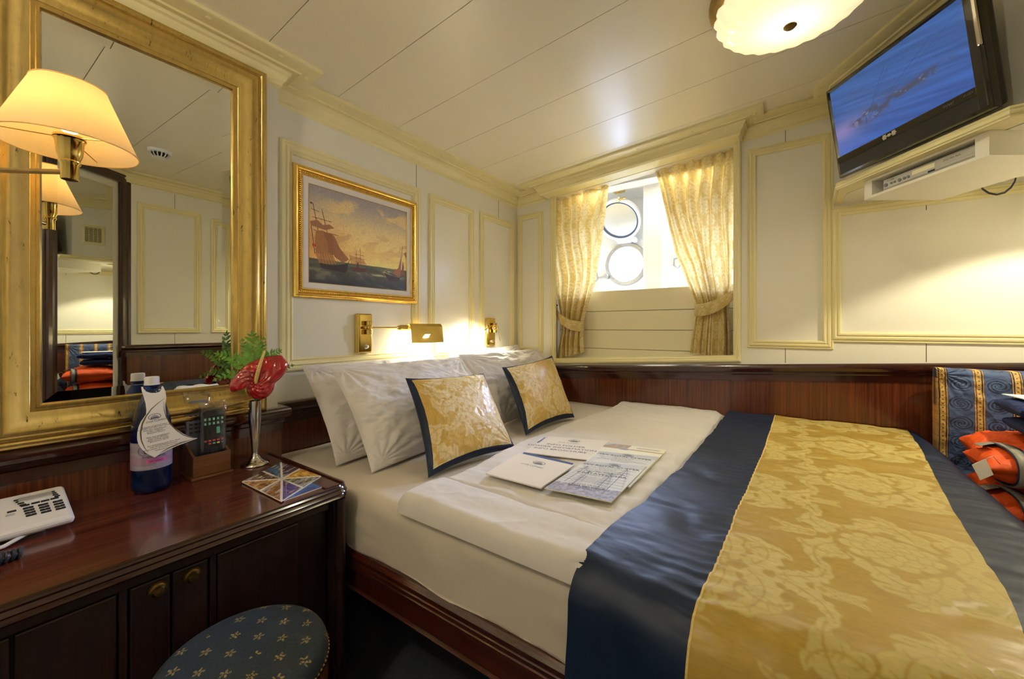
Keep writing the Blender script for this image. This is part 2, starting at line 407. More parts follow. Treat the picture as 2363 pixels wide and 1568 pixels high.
# ------------------------------------------------------------------ cloth / print grids
def grid(name, P, mt, parent=None, colour=None, alpha=None, mask=None, solid=0.0, closed_u=False, world=True, flip=False):
    """P: (nv, nu, 3) array of points; colour: (nv, nu, 3) srgb 0..1"""
    nv, nu, _ = P.shape
    P = P.astype(float).copy()
    if parent is not None and world:
        P -= np.array(parent.location)
        if parent.parent is not None: P -= np.array(parent.parent.location)
    idx = np.arange(nv * nu).reshape(nv, nu)
    if closed_u:
        a, b_, c, d = idx[:-1, :], np.roll(idx, -1, 1)[:-1, :], np.roll(idx, -1, 1)[1:, :], idx[1:, :]
    else:
        a, b_, c, d = idx[:-1, :-1], idx[:-1, 1:], idx[1:, 1:], idx[1:, :-1]
    F = np.stack([a, b_, c, d], -1)
    F = (F[mask] if mask is not None else F.reshape(-1, 4)).reshape(-1, 4)
    if flip: F = F[:, ::-1]
    used = np.unique(F); remap = -np.ones(nv * nu, int); remap[used] = np.arange(len(used)); F = remap[F]
    V = P.reshape(-1, 3)[used]
    me = bpy.data.meshes.new(name)
    me.vertices.add(len(V)); me.vertices.foreach_set('co', V.astype(np.float32).ravel())
    me.loops.add(F.size); me.loops.foreach_set('vertex_index', F.ravel().astype(np.int32))
    me.polygons.add(len(F)); me.polygons.foreach_set('loop_start', np.arange(0, F.size, 4, dtype=np.int32))
    me.polygons.foreach_set('loop_total', np.full(len(F), 4, dtype=np.int32))
    me.update(calc_edges=True)
    me.polygons.foreach_set('use_smooth', np.ones(len(F), dtype=bool))
    if colour is not None:
        col = colour.reshape(-1, 3)[used]; col = np.clip(col, 0, 1)
        L = np.where(col <= 0.04045, col / 12.92, ((col + 0.055) / 1.055) ** 2.4)
        al = np.ones(len(used)) if alpha is None else alpha.reshape(-1)[used]
        at = me.attributes.new('print', 'FLOAT_COLOR', 'POINT')
        at.data.foreach_set('color', np.concatenate([L, al[:, None]], 1).astype(np.float32).ravel())
    me.materials.append(MATS[mt])
    o = bpy.data.objects.new(name, me); link(o, parent)
    if solid:
        md = o.modifiers.new('solid', 'SOLIDIFY'); md.thickness = abs(solid); md.offset = -1 if solid > 0 else 1
    return o
def vnoise(x, y, seed=0, n=64):
    g = np.random.RandomState(seed).rand(n, n)
    xi = np.floor(x).astype(int); yi = np.floor(y).astype(int); fx = x - xi; fy = y - yi
    fx = fx * fx * (3 - 2 * fx); fy = fy * fy * (3 - 2 * fy)
    a = g[yi % n, xi % n]; b_ = g[yi % n, (xi + 1) % n]; c = g[(yi + 1) % n, xi % n]; d = g[(yi + 1) % n, (xi + 1) % n]
    return (a * (1 - fx) + b_ * fx) * (1 - fy) + (c * (1 - fx) + d * fx) * fy
def fbm(x, y, seed=0, oct=4):
    s = 0; a = 0.5; t = 0
    for k in range(oct):
        s = s + a * vnoise(x * 2 ** k, y * 2 ** k, seed + k); t += a; a *= 0.5
    return s / t
def sm(e0, e1, x):
    t = np.clip((x - e0) / (e1 - e0), 0, 1); return t * t * (3 - 2 * t)

# ---- small raster painter (x right, y down)
class Art:
    def __init__(s, w, h, col=(1, 1, 1)):
        s.w, s.h = w, h; s.a = np.ones((h, w, 3)) * np.array(col)
        s.Y, s.X = np.mgrid[0:h, 0:w] + 0.5
    def poly(s, pts, col, op=1.0):
        pts = np.asarray(pts, float); x0, y0 = np.floor(pts.min(0)).astype(int); x1, y1 = np.ceil(pts.max(0)).astype(int) + 1
        x0, y0 = max(x0, 0), max(y0, 0); x1, y1 = min(x1, s.w), min(y1, s.h)
        if x1 <= x0 or y1 <= y0: return
        X, Y = s.X[y0:y1, x0:x1], s.Y[y0:y1, x0:x1]; r = np.zeros(X.shape, bool)
        for (ax, ay), (bx, by) in zip(pts, np.roll(pts, -1, 0)):
            if ay == by: continue
            r ^= ((ay > Y) != (by > Y)) & (X < (bx - ax) * (Y - ay) / (by - ay) + ax)
        sub = s.a[y0:y1, x0:x1]; sub[r] = sub[r] * (1 - op) + np.array(col) * op
    def line(s, p, q, wd, col, op=1.0):
        p, q = np.array(p, float), np.array(q, float); d = q - p; L = max(1e-6, np.hypot(*d)); n = np.array((-d[1], d[0])) / L * wd / 2
        s.poly([p + n, q + n, q - n, p - n], col, op)
    def pline(s, pts, wd, col, op=1.0):
        for a, b_ in zip(pts[:-1], pts[1:]): s.line(a, b_, wd, col, op)
    def ell(s, cx, cy, rx, ry, col, op=1.0, ring=0):
        x0, x1, y0, y1 = max(int(cx - rx) - 1, 0), min(int(cx + rx) + 2, s.w), max(int(cy - ry) - 1, 0), min(int(cy + ry) + 2, s.h)
        if x1 <= x0 or y1 <= y0: return
        X, Y = s.X[y0:y1, x0:x1], s.Y[y0:y1, x0:x1]
        m = ((X - cx) / rx) ** 2 + ((Y - cy) / ry) ** 2 < 1
        if ring: m &= ((X - cx) / (rx - ring)) ** 2 + ((Y - cy) / (ry - ring)) ** 2 > 1
        sub = s.a[y0:y1, x0:x1]; sub[m] = sub[m] * (1 - op) + np.array(col) * op
def c8(r, g, b_): return (r / 255, g / 255, b_ / 255)
def sample(img, U, V):
    """bilinear look-up of a wrapped tile at pixel coordinates"""
    h, w_ = img.shape[:2]; x = U % w_; y = V % h; xi = np.floor(x).astype(int); yi = np.floor(y).astype(int); fx = (x - xi); fy = (y - yi)
    if img.ndim == 3: fx = fx[..., None]; fy = fy[..., None]
    g = lambda j, i: img[j % h, i % w_]
    return (g(yi, xi) * (1 - fx) + g(yi, xi + 1) * fx) * (1 - fy) + (g(yi + 1, xi) * (1 - fx) + g(yi + 1, xi + 1) * fx) * fy

# ---- damask tile: mask of the lighter woven motif
def damask_tile():
    W_, H_ = 320, 460
    A = Art(W_ * 3, H_ * 3, (0, 0, 0))
    def leaf(cx, cy, ang, L, wd, curl, lobes=5):
        sp = []; th = ang; x, y = cx, cy; n = 44
        for i in range(n + 1):
            sp.append((x, y, th)); th += curl / n * (0.5 + 1.2 * i / n); x += math.cos(th) * L / n; y += math.sin(th) * L / n
        left, right, mid, veins = [], [], [], []
        for i, (x, y, th) in enumerate(sp):
            t = i / n; env = (math.sin(PI * min(1, t * 0.86 + 0.14))) ** 0.6 * (1 - 0.45 * t)
            ph = (lobes * t) % 1.0; lob = 0.55 + 0.45 * (math.sin(PI * ph) ** 0.5)
            hw = wd * env * lob * 0.5; bk = -wd * 0.18 * (ph - .5) * env
            for lst, sg in ((left, 1), (right, -1)):
                lst.append((x - sg * math.sin(th) * hw + math.cos(th) * bk, y + sg * math.cos(th) * hw + math.sin(th) * bk))
                if i % 9 == 5 and 3 < i < n - 5: veins.append(((x, y), (x - sg * math.sin(th - sg * .5) * hw * .72, y + sg * math.cos(th - sg * .5) * hw * .72)))
            mid.append((x, y))
        return left + right[::-1], mid, veins
    def motif(cx, cy, s, flower):
        shapes, cuts, vn = [], [], []
        for sg in (-1, 1):
            def L(x, y, ang, ln, wd, curl, lobes=5):
                a = ang if sg > 0 else PI - ang
                P_, m_, v_ = leaf(cx + sg * x * s, cy + y * s, a, ln * s, wd * s, curl * sg, lobes)
                shapes.append(P_); cuts.append(m_); vn.extend(v_)
            L(4, 60, 0.9, 150, 62, -2.6, 7); L(12, 30, 0.35, 150, 54, -2.3, 6); L(8, -30, -0.35, 135, 54, 2.2, 6)
            L(4, -50, -1.1, 120, 44, 1.7, 5); L(2, 100, 1.25, 120, 50, -1.3, 6); L(60, 62, 0.5, 80, 40, 2.2, 4)
            L(46, -58, -0.9, 74, 36, -2.2, 4); L(0, 150, 1.35, 70, 30, 1.2, 4); L(2, -90, -1.5, 70, 26, .5, 4)
            L(96, 14, 0.1, 50, 30, -1.6, 3)
        R = 50 * s if flower else 36 * s
        th = np.linspace(0, 2 * PI, 120, endpoint=False)
        r_ = R * (1 + 0.10 * np.abs(np.cos(4.5 * th)) + .04 * np.cos(18 * th)); halo = [(cx + 1.13 * a * math.cos(t), cy - 6 * s + a * math.sin(t) * 1.28) for a, t in zip(r_, th)]
        for sh in shapes: A.poly(sh, (1, 1, 1))
        for m_ in cuts: A.pline(m_[2:-4], 2.6, (0.1, 0, 0))
        for v_ in vn: A.line(v_[0], v_[1], 1.7, (0.15, 0, 0))
        A.poly(halo, (0.05, 0, 0))
        for ri, (rr, n_, ln) in enumerate(((0.66, 11, .44), (0.46, 9, .38), (0.27, 7, .30), (0.10, 5, .22))):
            for k in range(n_):
                t0 = 2 * PI * (k + .5 * (ri % 2)) / n_; px_, py_ = cx + R * rr * math.cos(t0), cy - 6 * s + 1.15 * R * rr * math.sin(t0)
                pet = []
                for q in np.linspace(0, 2 * PI, 26, endpoint=False):
                    a1, b1 = R * ln * math.cos(q) * (1 - .12 * math.cos(3 * q)), R * ln * .62 * math.sin(q)
                    pet.append((px_ + a1 * math.cos(t0) - b1 * math.sin(t0), py_ + a1 * math.sin(t0) * 1.1 + b1 * math.cos(t0)))
                A.poly(pet, (1, 1, 1)); A.pline(pet + [pet[0]], 1.9, (0.1, 0, 0))
        for k in range(4):
            for j in range(-1, 2):
                if abs(j) + k > 4: continue
                A.ell(cx + j * 10 * s, cy + (170 + k * 10) * s, 4.6 * s, 4.6 * s, (1, 1, 1)); A.ell(cx + j * 10 * s, cy + (170 + k * 10) * s, 1.8 * s, 1.8 * s, (0.1, 0, 0))
    for ty in range(-1, 4):
        for tx in range(-1, 4):
            motif((tx + 0.5) * W_, (ty + 0.34) * H_, 1.0, True)
            motif((tx + 1.0) * W_, (ty + 0.84) * H_, 0.86, False)
    t = A.a[H_:2 * H_, W_:2 * W_, 0]
    for ax in (0, 1):
        t = (np.roll(t, 1, ax) + 2 * t + np.roll(t, -1, ax)) / 4
    return t
DAM = damask_tile()
DAM_M = 0.34 / 320      # metres per tile pixel
def damask_colour(px, py, ground, light_, scale=1.0, ang=0.0):
    ca, sa = math.cos(ang), math.sin(ang); x = (px * ca - py * sa) / (DAM_M * scale); y = (px * sa + py * ca) / (DAM_M * scale)
    m_ = sample(DAM, x, y)
    thr = 0.93 + 0.07 * vnoise(x * 0.9, y * 0.12, 3)
    col = (np.array(ground) * (1 - m_[..., None]) + np.array(light_) * m_[..., None]) * thr[..., None]
    return col, m_
def text(s, size, origin, xd, yd, mt, parent, name='lettering', align='CENTER', shear=0.0, extr=0.0002, spacing=1.0, width=None):
    cu = bpy.data.curves.new('t', 'FONT'); cu.body = s; cu.size = size; cu.align_x = align; cu.align_y = 'CENTER'; cu.shear = shear; cu.resolution_u = 3
    cu.space_line = spacing
    o = bpy.data.objects.new('t', cu); C.objects.link(o); bpy.context.view_layer.update()
    dg = bpy.context.evaluated_depsgraph_get(); me = bpy.data.meshes.new_from_object(o.evaluated_get(dg)); bpy.data.objects.remove(o)
    xd, yd = Vector(xd).normalized(), Vector(yd).normalized(); n_ = xd.cross(yd); k = 1.0
    if width:
        xs = [v.co.x for v in me.vertices]; k = width / max(1e-6, max(xs) - min(xs))
    off = Vector(parent.location); 
    if parent.parent is not None: off = off + Vector(parent.parent.location)
    for v in me.vertices:
        v.co = Vector(origin) + xd * v.co.x * k + yd * v.co.y + n_ * extr - off
    me.materials.append(MATS[mt]); q = bpy.data.objects.new(name, me); link(q, parent); me.name = name
    return q
# ------------------------------------------------------------------ the room
FL = -1.15                      # floor below the camera
XA, XB_, YB, XC = -1.646, -1.546, 2.40, 0.87   # headboard wall, mirror wall, window wall, wardrobe wall
def zc(x, y=0): return 1.061 + 0.069 * x       # the deckhead rises along the hull
def cap(x, y=0): return -0.183 + 0.061 * x     # top of the mahogany wainscot
def S(name, mb, m, **k): return tag(mb.build(name, m, **k), kind='structure')
S('floor', MB().box(-1.9, 1.2, -1.5, 2.6, FL - 0.05, FL), 'carpet')
# ceiling boards with open joints
mb = MB()
for i in range(-5, 10):
    y0, y1 = i * 0.307 + 0.0012, (i + 1) * 0.307 - 0.0012
    y0, y1 = max(y0, -1.5), min(y1, 2.47)
    if y1 > y0: mb.prism([(-1.75, y0), (1.2, y0), (1.2, y1), (-1.75, y1)], zc, lambda x, y: zc(x) + 0.008)
mb.prism([(-1.75, -1.5), (1.2, -1.5), (1.2, 2.47), (-1.75, 2.47)], lambda x, y: zc(x) + 0.008, lambda x, y: zc(x) + 0.05)
S('ceiling', mb, 'ceiling_paint')
S('wall_left', MB().box(-1.75, XA, -1.5, 2.47, FL, 1.02), 'paint')
S('wall_bulkhead', MB().box(XA, XB_, -1.5, 0.69, FL, 1.02), 'paint')
S('wall_near', MB().box(-1.9, 1.2, -1.5, -1.3, FL, 1.12), 'paint')
S('wall_right', MB().box(XC, 1.1, 0.70, 2.47, FL, 1.14)
  .prism([(0.87, 0.70), (1.1, 0.70), (1.1, -1.3), (0.30, -1.3), (0.30, 0.02)], FL, 1.14), 'paint')
# window wall: solid parts round the recess
WX0, WX1 = -1.355, -0.212
def wb(x, y=0): return cap(x) + 0.012
mb = MB().box(XA, WX0, YB, 2.47, FL, 1.14).box(WX1, 1.1, YB, 2.47, FL, 1.14)
mb.prism([(WX0, YB), (WX1, YB), (WX1, 2.47), (WX0, 2.47)], FL, wb)
mb.prism([(WX0, YB), (WX1, YB), (WX1, 2.47), (WX0, 2.47)], lambda x, y: zc(x) - 0.075, 1.1)
S('wall_window', mb, 'paint')
# recess behind it
HY = 2.95
mb = MB()
mb.prism([(WX0 - .05, 2.47), (WX1 + .05, 2.47), (WX1 + .05, 2.52), (WX0 - .05, 2.52)], lambda x, y: wb(x) - .03, wb)      # sill
mb.box(WX0 - 0.06, WX0, 2.47, HY, -0.3, 1.1).box(WX1, WX1 + 0.06, 2.47, HY, -0.3, 1.1)
mb.box(WX0 - 0.06, WX1 + 0.06, 2.47, HY, 0.965, 1.02)
mb.box(WX0 - 0.06, WX1 + 0.06, 2.47, 2.62, 0.93, 0.965)
mb.box(-0.815, -0.69, 2.70, HY, 0.2, 0.965)                                  # hull frame
S('wall_recess', mb, 'alcove_paint', bevel=0.004)
mb = MB()
zz = [-0.30, -0.145, -0.02, 0.105, 0.241]
for i in range(4):
    mb.box(WX0, WX1, 2.52, 2.55 if i < 3 else HY, zz[i] + 0.0012, zz[i + 1] - (0.0012 if i < 3 else 0))
S('wall_boarding', mb, 'board_paint', bevel=0.002)
S('trim_30', MB().box(WX0, WX1, 2.541, 2.548, -0.29, 0.235), 'joint_dark')
# hull plating with two round openings
PX, PZ, PR = (-1.017, -0.437), 0.477, 0.128
mb = MB(); xs = [WX0 - .06, -0.727, WX1 + .06]; n = 48
for k, px in enumerate(PX):
    x0, x1, z0, z1 = xs[k], xs[k + 1], 0.2, 1.0
    vs = []; 
    for yy in (HY, HY + 0.03):
        for i in range(n):
            a = 2 * PI * i / n; vs.append((px + PR * math.cos(a), yy, PZ + PR * math.sin(a)))
        for i in range(n):
            a = 2 * PI * i / n; dx, dz = math.cos(a), math.sin(a)
            t = min(((x1 - px) if dx > 0 else (x0 - px)) / dx if abs(dx) > 1e-6 else 9, ((z1 - PZ) if dz > 0 else (z0 - PZ)) / dz if abs(dz) > 1e-6 else 9)
            vs.append((px + dx * t, yy, PZ + dz * t))
    fs = []
    for i in range(n):
        j = (i + 1) % n; fs += [(i, j, n + j, n + i), (2 * n + i, 3 * n + i, 3 * n + j, 2 * n + j), (i, 2 * n + i, 2 * n + j, j)]
    mb.add(vs, fs)
S('wall_hull', mb, 'alcove_paint')

# cornice box over the window and the corner console that carries the television
S('wall_cornice', MB().prism([(-1.385, 2.30), (-0.215, 2.30), (-0.215, YB + .07), (-1.385, YB + .07)], lambda x, y: zc(x) - 0.072, zc), 'trim_paint')
TN = Vector((0.8198, 0.5726, 0)); TD = Vector((0.5726, -0.8198, 0))       # console normal (away from the room) and direction towards the camera
def tp(nd, x=None, y=None):                                              # point of the diagonal at distance nd
    return ((x, (nd - TN.x * x) / TN.y) if x is not None else ((nd - TN.y * y) / TN.x, y))
DW = 1.44
c0 = tp(DW, x=0.20); c1 = tp(DW, y=1.72)
S('wall_console', MB().prism([(0.20, YB), c0, c1, (XC, 1.72), (XC, YB)], 0.575, zc), 'paint')

# crown moulding with its flat strip on the ceiling
prof = [(0.112, 0), (0.112, 0.011), (0.105, 0.014), (0.06, 0.014), (0.056, 0.019), (0.05, 0.014), (0.036, 0.014), (0.034, 0.026), (0.026, 0.03), (0.022, 0.044), (0.012, 0.056), (0.012, 0.066), (0.0, 0.074)]
path = [(XB_, -1.3), (XB_, 0.69), (XA, 0.69), (XA, YB), (-1.385, YB), (-1.385, 2.30), (-0.215, 2.30), (-0.215, YB), (0.20, YB), c0, c1, (XC, 1.72), (XC, 0.70), (0.30, 0.02), (0.30, -1.3)]
crown = S('trim_1', MB().sweep([(x, y, 0) for x, y in path], (0, 0, -1), prof, zf=zc), 'trim_paint', smooth=True, angle=30)
screws = [(-1.455, y) for y in (-0.55, -0.2, 0.15, 0.45, 0.66)] + [(-1.558, y) for y in (0.95, 1.25, 1.55, 1.9, 2.2)] + [(-1.50, 0.77)]
screws += [(x, 2.218) for x in (-1.30, -1.0, -0.7, -0.42)] + [(x, 2.325) for x in (-0.06, 0.06)] + [(-0.14, 2.25), (-0.14, 2.30)] + [(0.108, 2.28), (0.108, 2.21)]
screws += [((tp(DW - 0.085, y=y))[0], y) for y in (2.1, 1.9, 1.75)]
for x, y in screws:
    MB().lathe([(0.008, 0), (0.008, -0.002), (0.005, -0.0045), (0, -0.005)], 12, (x, y, zc(x) - 0.013)).build('screw_cap', 'trim_paint', crown, smooth=True)
# wainscot: boards, band and moulded cap on the headboard, mirror and window walls
ZA = -0.295
capprof = [(0, -0.085), (0.014, -0.085), (0.014, -0.055), (0.018, -0.050), (0.018, -0.040), (0.028, -0.036), (0.034, -0.028), (0.036, -0.018), (0.033, -0.006), (0.026, 0.0), (0, 0)]
capprof = [(-a, b_) for a, b_ in capprof]
def zA(x, y): return ZA
S('trim_2', MB().sweep([(XB_, -1.3, 0), (XB_, 0.69, 0), (XA, 0.69, 0), (XA, YB, 0)], (0, 0, 1), capprof, zf=zA), 'mahogany_trim', smooth=True, angle=30)
S('trim_3', MB().sweep([(XA, YB, 0), (XC, YB, 0)], (0, 0, 1), capprof, zf=cap), 'mahogany_trim_x', smooth=True, angle=30)
S('trim_4', MB().sweep([(XC, 1.9, 0), (XC, 0.70, 0), (0.845, 0.67, 0)], (0, 0, 1), capprof, zf=cap), 'mahogany_trim', smooth=True, angle=30)
S('trim_5', MB().box(XB_ - .005, XB_ + 0.010, -1.3, 0.70, FL, ZA - .08).box(XA - .005, XA + 0.010, 0.68, YB, FL, ZA - .08), 'mahogany_z')
S('trim_6', MB().prism([(XA, YB - 0.010), (XC, YB - 0.010), (XC, YB + .004), (XA, YB + .004)], FL, lambda x, y: cap(x) - 0.08), 'mahogany_z')
S('trim_7', MB().prism([(XC - .010, 0.70), (XC + .004, 0.70), (XC + .004, YB), (XC - .010, YB)], FL, lambda x, y: cap(x) - 0.08), 'mahogany_z')
# picture-frame mouldings on the painted walls
pp = [(0, 0), (0, 0.010), (0.004, 0.014), (0.010, 0.014), (0.013, 0.010), (0.017, 0.010), (0.020, 0.013), (0.027, 0.011), (0.031, 0.005), (0.033, 0.005), (0.036, 0.008), (0.040, 0.006), (0.041, 0)]
tn = [8]
def panel(plane, a0, a1, z0, z1, k=1.0, col='trim_paint'):
    pf = [(a * k, b_) for a, b_ in pp]
    if plane == 'A': P_ = [(XA, a0, z0), (XA, a1, z0), (XA, a1, z1), (XA, a0, z1)]; N = (1, 0, 0)
    elif plane == 'B': P_ = [(a1, YB, z0), (a0, YB, z0), (a0, YB, z1), (a1, YB, z1)]; N = (0, -1, 0)
    else: P_ = [(XC, a1, z0), (XC, a0, z0), (XC, a0, z1), (XC, a1, z1)]; N = (-1, 0, 0)
    o = S('trim_%d' % tn[0], MB().sweep(P_, N, pf, closed=True), col, smooth=True, angle=28); tn[0] += 1
    return o
panel('A', 0.741, 1.457, -0.178, 0.748, 1.25)
panel('A', 1.529, 1.904, -0.185, 0.744)
panel('A', 1.968, 2.345, -0.185, 0.750)
panel('B', -1.600, -1.463, -0.143, 0.779)
panel('B', -0.143, 0.127, -0.067, 0.884)
panel('B', 0.196, 0.84, -0.027, 0.521, 1.1)
panel('C', 0.783, 1.164, -0.048, 0.925)
panel('C', 1.235, 1.66, -0.048, 0.90)
# joints between wall panels
j = MB()
for y, z0, z1 in ((0.72, .748, .88), (0.72, -.29, -.178), (1.437, .748, .885), (2.17, .75, .89), (1.49, -.29, -.18)): j.box(XA, XA + 0.0006, y, y + 0.0022, z0, z1)
for x, z0, z1 in ((-0.02, .884, .985), (-0.02, -.18, -.067), (0.475, .50, .575), (0.475, -.15, -.027)): j.box(x, x + 0.0022, YB - 0.0006, YB, z0, z1)
for y, z0, z1 in ((1.0, .925, 1.04), (1.0, -.13, -.048)): j.box(XC - 0.0006, XC, y, y + 0.0022, z0, z1)
S('trim_%d' % tn[0], j, 'joint_dark'); tn[0] += 1
# window casing
cp = [(0, 0), (0, 0.018), (0.006, 0.022), (0.014, 0.022), (0.018, 0.016), (0.026, 0.016), (0.030, 0.010), (0.034, 0.010), (0.036, 0)]
cas = [(WX0, YB, 0.90), (WX0, YB, wb(WX0)), (WX1, YB, wb(WX1)), (WX1, YB, 0.985)]
S('window_1', MB().sweep(cas, (0, -1, 0), [(-a, b_) for a, b_ in cp][::-1] if False else [(a, b_) for a, b_ in cp]), 'trim_paint', smooth=True, angle=28)

# ------------------------------------------------------------------ portholes
def porthole(px, ring_mat, label):
    t = thing('porthole', label, 'porthole', (px, HY, PZ))
    MB().lathe([(0.128, 0.03), (0.128, -0.012), (0.133, -0.018), (0.158, -0.018), (0.163, -0.010), (0.163, 0)], 48, (0, 0, 0), 'y', cap=False).build('ring', ring_mat, t, smooth=True, world=False)
    MB().lathe([(0.130, 0.012), (0.130, 0.018)], 48, (0, 0, 0), 'y').build('pane', 'clear_glass', t, world=False, smooth=True)
    for k in range(12):
        a = 2 * PI * (k + .5) / 12
        MB().lathe([(0, -0.0225), (0.0035, -0.0215), (0.0045, -0.018)], 8, (0.146 * math.cos(a), 0, 0.146 * math.sin(a)), 'y').build('bolt', 'porthole_metal', t, world=False, smooth=True)
    MB().tube([(0.205 * math.cos(a), -0.001, 0.215 * math.sin(a)) for a in [2 * PI * i / 48 for i in range(48)]], 0.0022, 6, closed=True).build('rim', 'white_enamel', t, world=False)
    return t
def dog(t, x, z, sx):
    """swing bolt with its ring-shaped nut"""
    MB().cyl((x, -0.02, z), (x + sx * 0.075, -0.035, z - 0.01), 0.008).lathe([(0.017, -0.05), (0.017, 0.0)], 12, (x, 0, z), 'y').build('clamp_bolt', 'porthole_metal', t, world=False, smooth=True)
    cx = x + sx * 0.098
    pts = [(cx - 0.022, z + 0.02), (cx + 0.022, z + 0.03), (cx + 0.028, z - 0.02), (cx, z - 0.045), (cx - 0.024, z - 0.025)]
    MB().tube([(a, -0.04, b_) for a, b_ in pts], 0.0065, 8, closed=True).build('clamp_handle', 'porthole_metal', t, world=False, smooth=True)
p1 = porthole(PX[0], 'porthole_metal', 'white porthole between left curtain and hull post, its cover hooked up above')
dog(p1, -0.145, -0.085, -1)
# hinged cover of the left porthole, swung up and hooked to the recess ceiling
hd = Vector((0, -0.60, 0.80)); hc = Vector((0.0, -0.052, 0.168)) + hd * 0.168; hn = Vector((0, 0.80, 0.60))
def disc(t, name, m_, r0, r1, d0, d1, prof=None):
    pr = prof or [(r0, d0), (r1, d0), (r1, d1), (r0, d1), (r0, d0)]
    b2 = MB(); u = Vector((1, 0, 0)); v_ = hd; vs = []; n_ = 48
    for r_, d_ in pr:
        for k in range(n_):
            a = 2 * PI * k / n_; vs.append(hc + u * (r_ * math.cos(a)) + v_ * (r_ * math.sin(a)) + hn * d_)
    b2.add(vs, [(i * n_ + k, i * n_ + (k + 1) % n_, (i + 1) * n_ + (k + 1) % n_, (i + 1) * n_ + k) for i in range(len(pr) - 1) for k in range(n_)])
    return b2.build(name, m_, t, smooth=True, world=False, angle=35)
cf = disc(p1, 'cover_frame', 'white_enamel', 0.140, 0.158, -0.016, 0.016)
sub(disc(p1, 'cover_gasket', 'gasket', 0.128, 0.141, -0.008, 0.012), cf)
sub(disc(p1, 'cover_glass', 'cover_glass', 0.0, 0.13, -0.003, 0.003), cf)
MB().box(-0.05, 0.05, -0.055, -0.02, 0.155, 0.175).cyl((-0.06, -0.045, 0.175), (0.07, -0.045, 0.175), 0.010).lathe([(0.022, -0.06), (0.022, -0.02)], 12, (0.075, 0, 0.172), 'y').build('hinge', 'white_enamel', p1, world=False, bevel=0.003)
tip = hc + hd * 0.16
MB().cyl((0.05, tip.y, tip.z - .01), (0.035, tip.y - .01, 0.40), 0.004).cyl((0.01, tip.y, tip.z - .02), (0.08, tip.y, tip.z - .005), 0.007).tube([(0.035, tip.y - .01, 0.40 + 0.012 * k) for k in range(7)], [0.0025, .0045] * 3 + [.0025], 6).box(-0.0, 0.07, tip.y - 0.02, tip.y + 0.02, 0.470, 0.488).build('hook', 'brass', p1, world=False)
p2 = porthole(PX[1], 'porthole_brass', 'brass ringed porthole mostly hidden behind the right curtain')
dog(p2, -0.15, -0.02, -0.55)
dog(p2, 0.147, -0.055, 0.2)

# ------------------------------------------------------------------ curtains (on a rail inside the recess)
CY = 2.450
def pix_edge(pts):
    r = []
    for u, v in pts:
        p = on_y(u, v, CY); r.append((p.z, p.x))
    r.sort(); return np.array([a for a, _ in r]), np.array([b_ for _, b_ in r])
GOLD_A, GOLD_B = c8(224, 196, 120), c8(241, 223, 168)
def curtain(label, Ledge, Redge, tie, band, hook, folds, seed):
    lz, lx = pix_edge(Ledge); rz, rx = pix_edge(Redge)
    root = thing('curtain', label, 'curtain', (float(np.mean(lx)), CY, float(lz.min())), group='gold damask curtains')
    nv, nu = 420, 240
    s_ = np.linspace(0, 1, nu)[None, :]; t_ = np.linspace(0, 1, nv)[:, None]
    zb = lz.min() * (1 - s_) + rz.min() * s_; zt = lz.max() * (1 - s_) + rz.max() * s_
    Z = zb + (zt - zb) * t_ + 0 * s_
    X0 = np.interp(Z, lz, lx); X1 = np.interp(Z, rz, rx)
    tz = tie
    wob = 0.30 * vnoise(Z * 3 + seed, s_ * 3 + 0 * Z, seed) ; sw = s_ + (wob - 0.15) * np.sin(PI * s_)
    X = X0 + (X1 - X0) * s_
    width = (X1 - X0); full = width.max()
    amp = 0.020 + 0.018 * sm(0.0, 1.0, 1 - width / full) * (1 - 0.55 * np.exp(-((Z - tz) / 0.05) ** 2))
    ph = 2 * PI * folds * sw
    Y = CY + amp * (np.sin(ph) + 0.35 * np.sin(2.3 * ph + seed)) * (0.8 + 0.4 * vnoise(s_ * 9 + 0 * Z, Z * 2, seed + 3)) 
    X = X + 0.35 * amp * np.cos(ph) * np.sin(PI * s_)
    P_ = np.stack([X, Y, Z], -1)
    cx = s_ * 0.95 * full * 1.5 + 0 * Z; cy = Z + 0 * s_
    col, m_ = damask_colour(cx, cy, GOLD_A, GOLD_B, 0.36)
    grid('drape', P_, 'curtain', root, col)
    # tie-back: band round the waist and a tail to the hook
    pts = [Vector(p) for p in band]; d = []
    n = 40
    segs = []
    for k in range(n + 1):
        t = k / n * (len(pts) - 1); i = min(int(t), len(pts) - 2); f = t - i
        p0, p1_, p2_, p3 = pts[max(i - 1, 0)], pts[i], pts[i + 1], pts[min(i + 2, len(pts) - 1)]
        segs.append(0.5 * ((2 * p1_) + (p2_ - p0) * f + (2 * p0 - 5 * p1_ + 4 * p2_ - p3) * f * f + (-p0 + 3 * p1_ - 3 * p2_ + p3) * f ** 3))
    hw = np.linspace(-1, 1, 14)
    G = np.zeros((n + 1, 14, 3)); 
    for k, p in enumerate(segs):
        wd = 0.034 * (0.35 + 0.65 * min(1, (k / n) * 3 if hook < 0 else (1 - k / n) * 3)) 
        for a, h in enumerate(hw): G[k, a] = (p.x, p.y - 0.006 * (1 - h * h), p.z + h * wd)
    uu = np.linspace(0, 0.4, n + 1)[:, None] + 0 * hw[None, :]
    col, _ = damask_colour(uu, hw[None, :] * 0.035 + 0 * uu, GOLD_A, GOLD_B, 0.3)
    grid('tieback', G, 'curtain', root, col, solid=0.003)
    return root
def cp3(u, v, y): p = on_y(u, v, y); return (p.x, p.y, p.z)
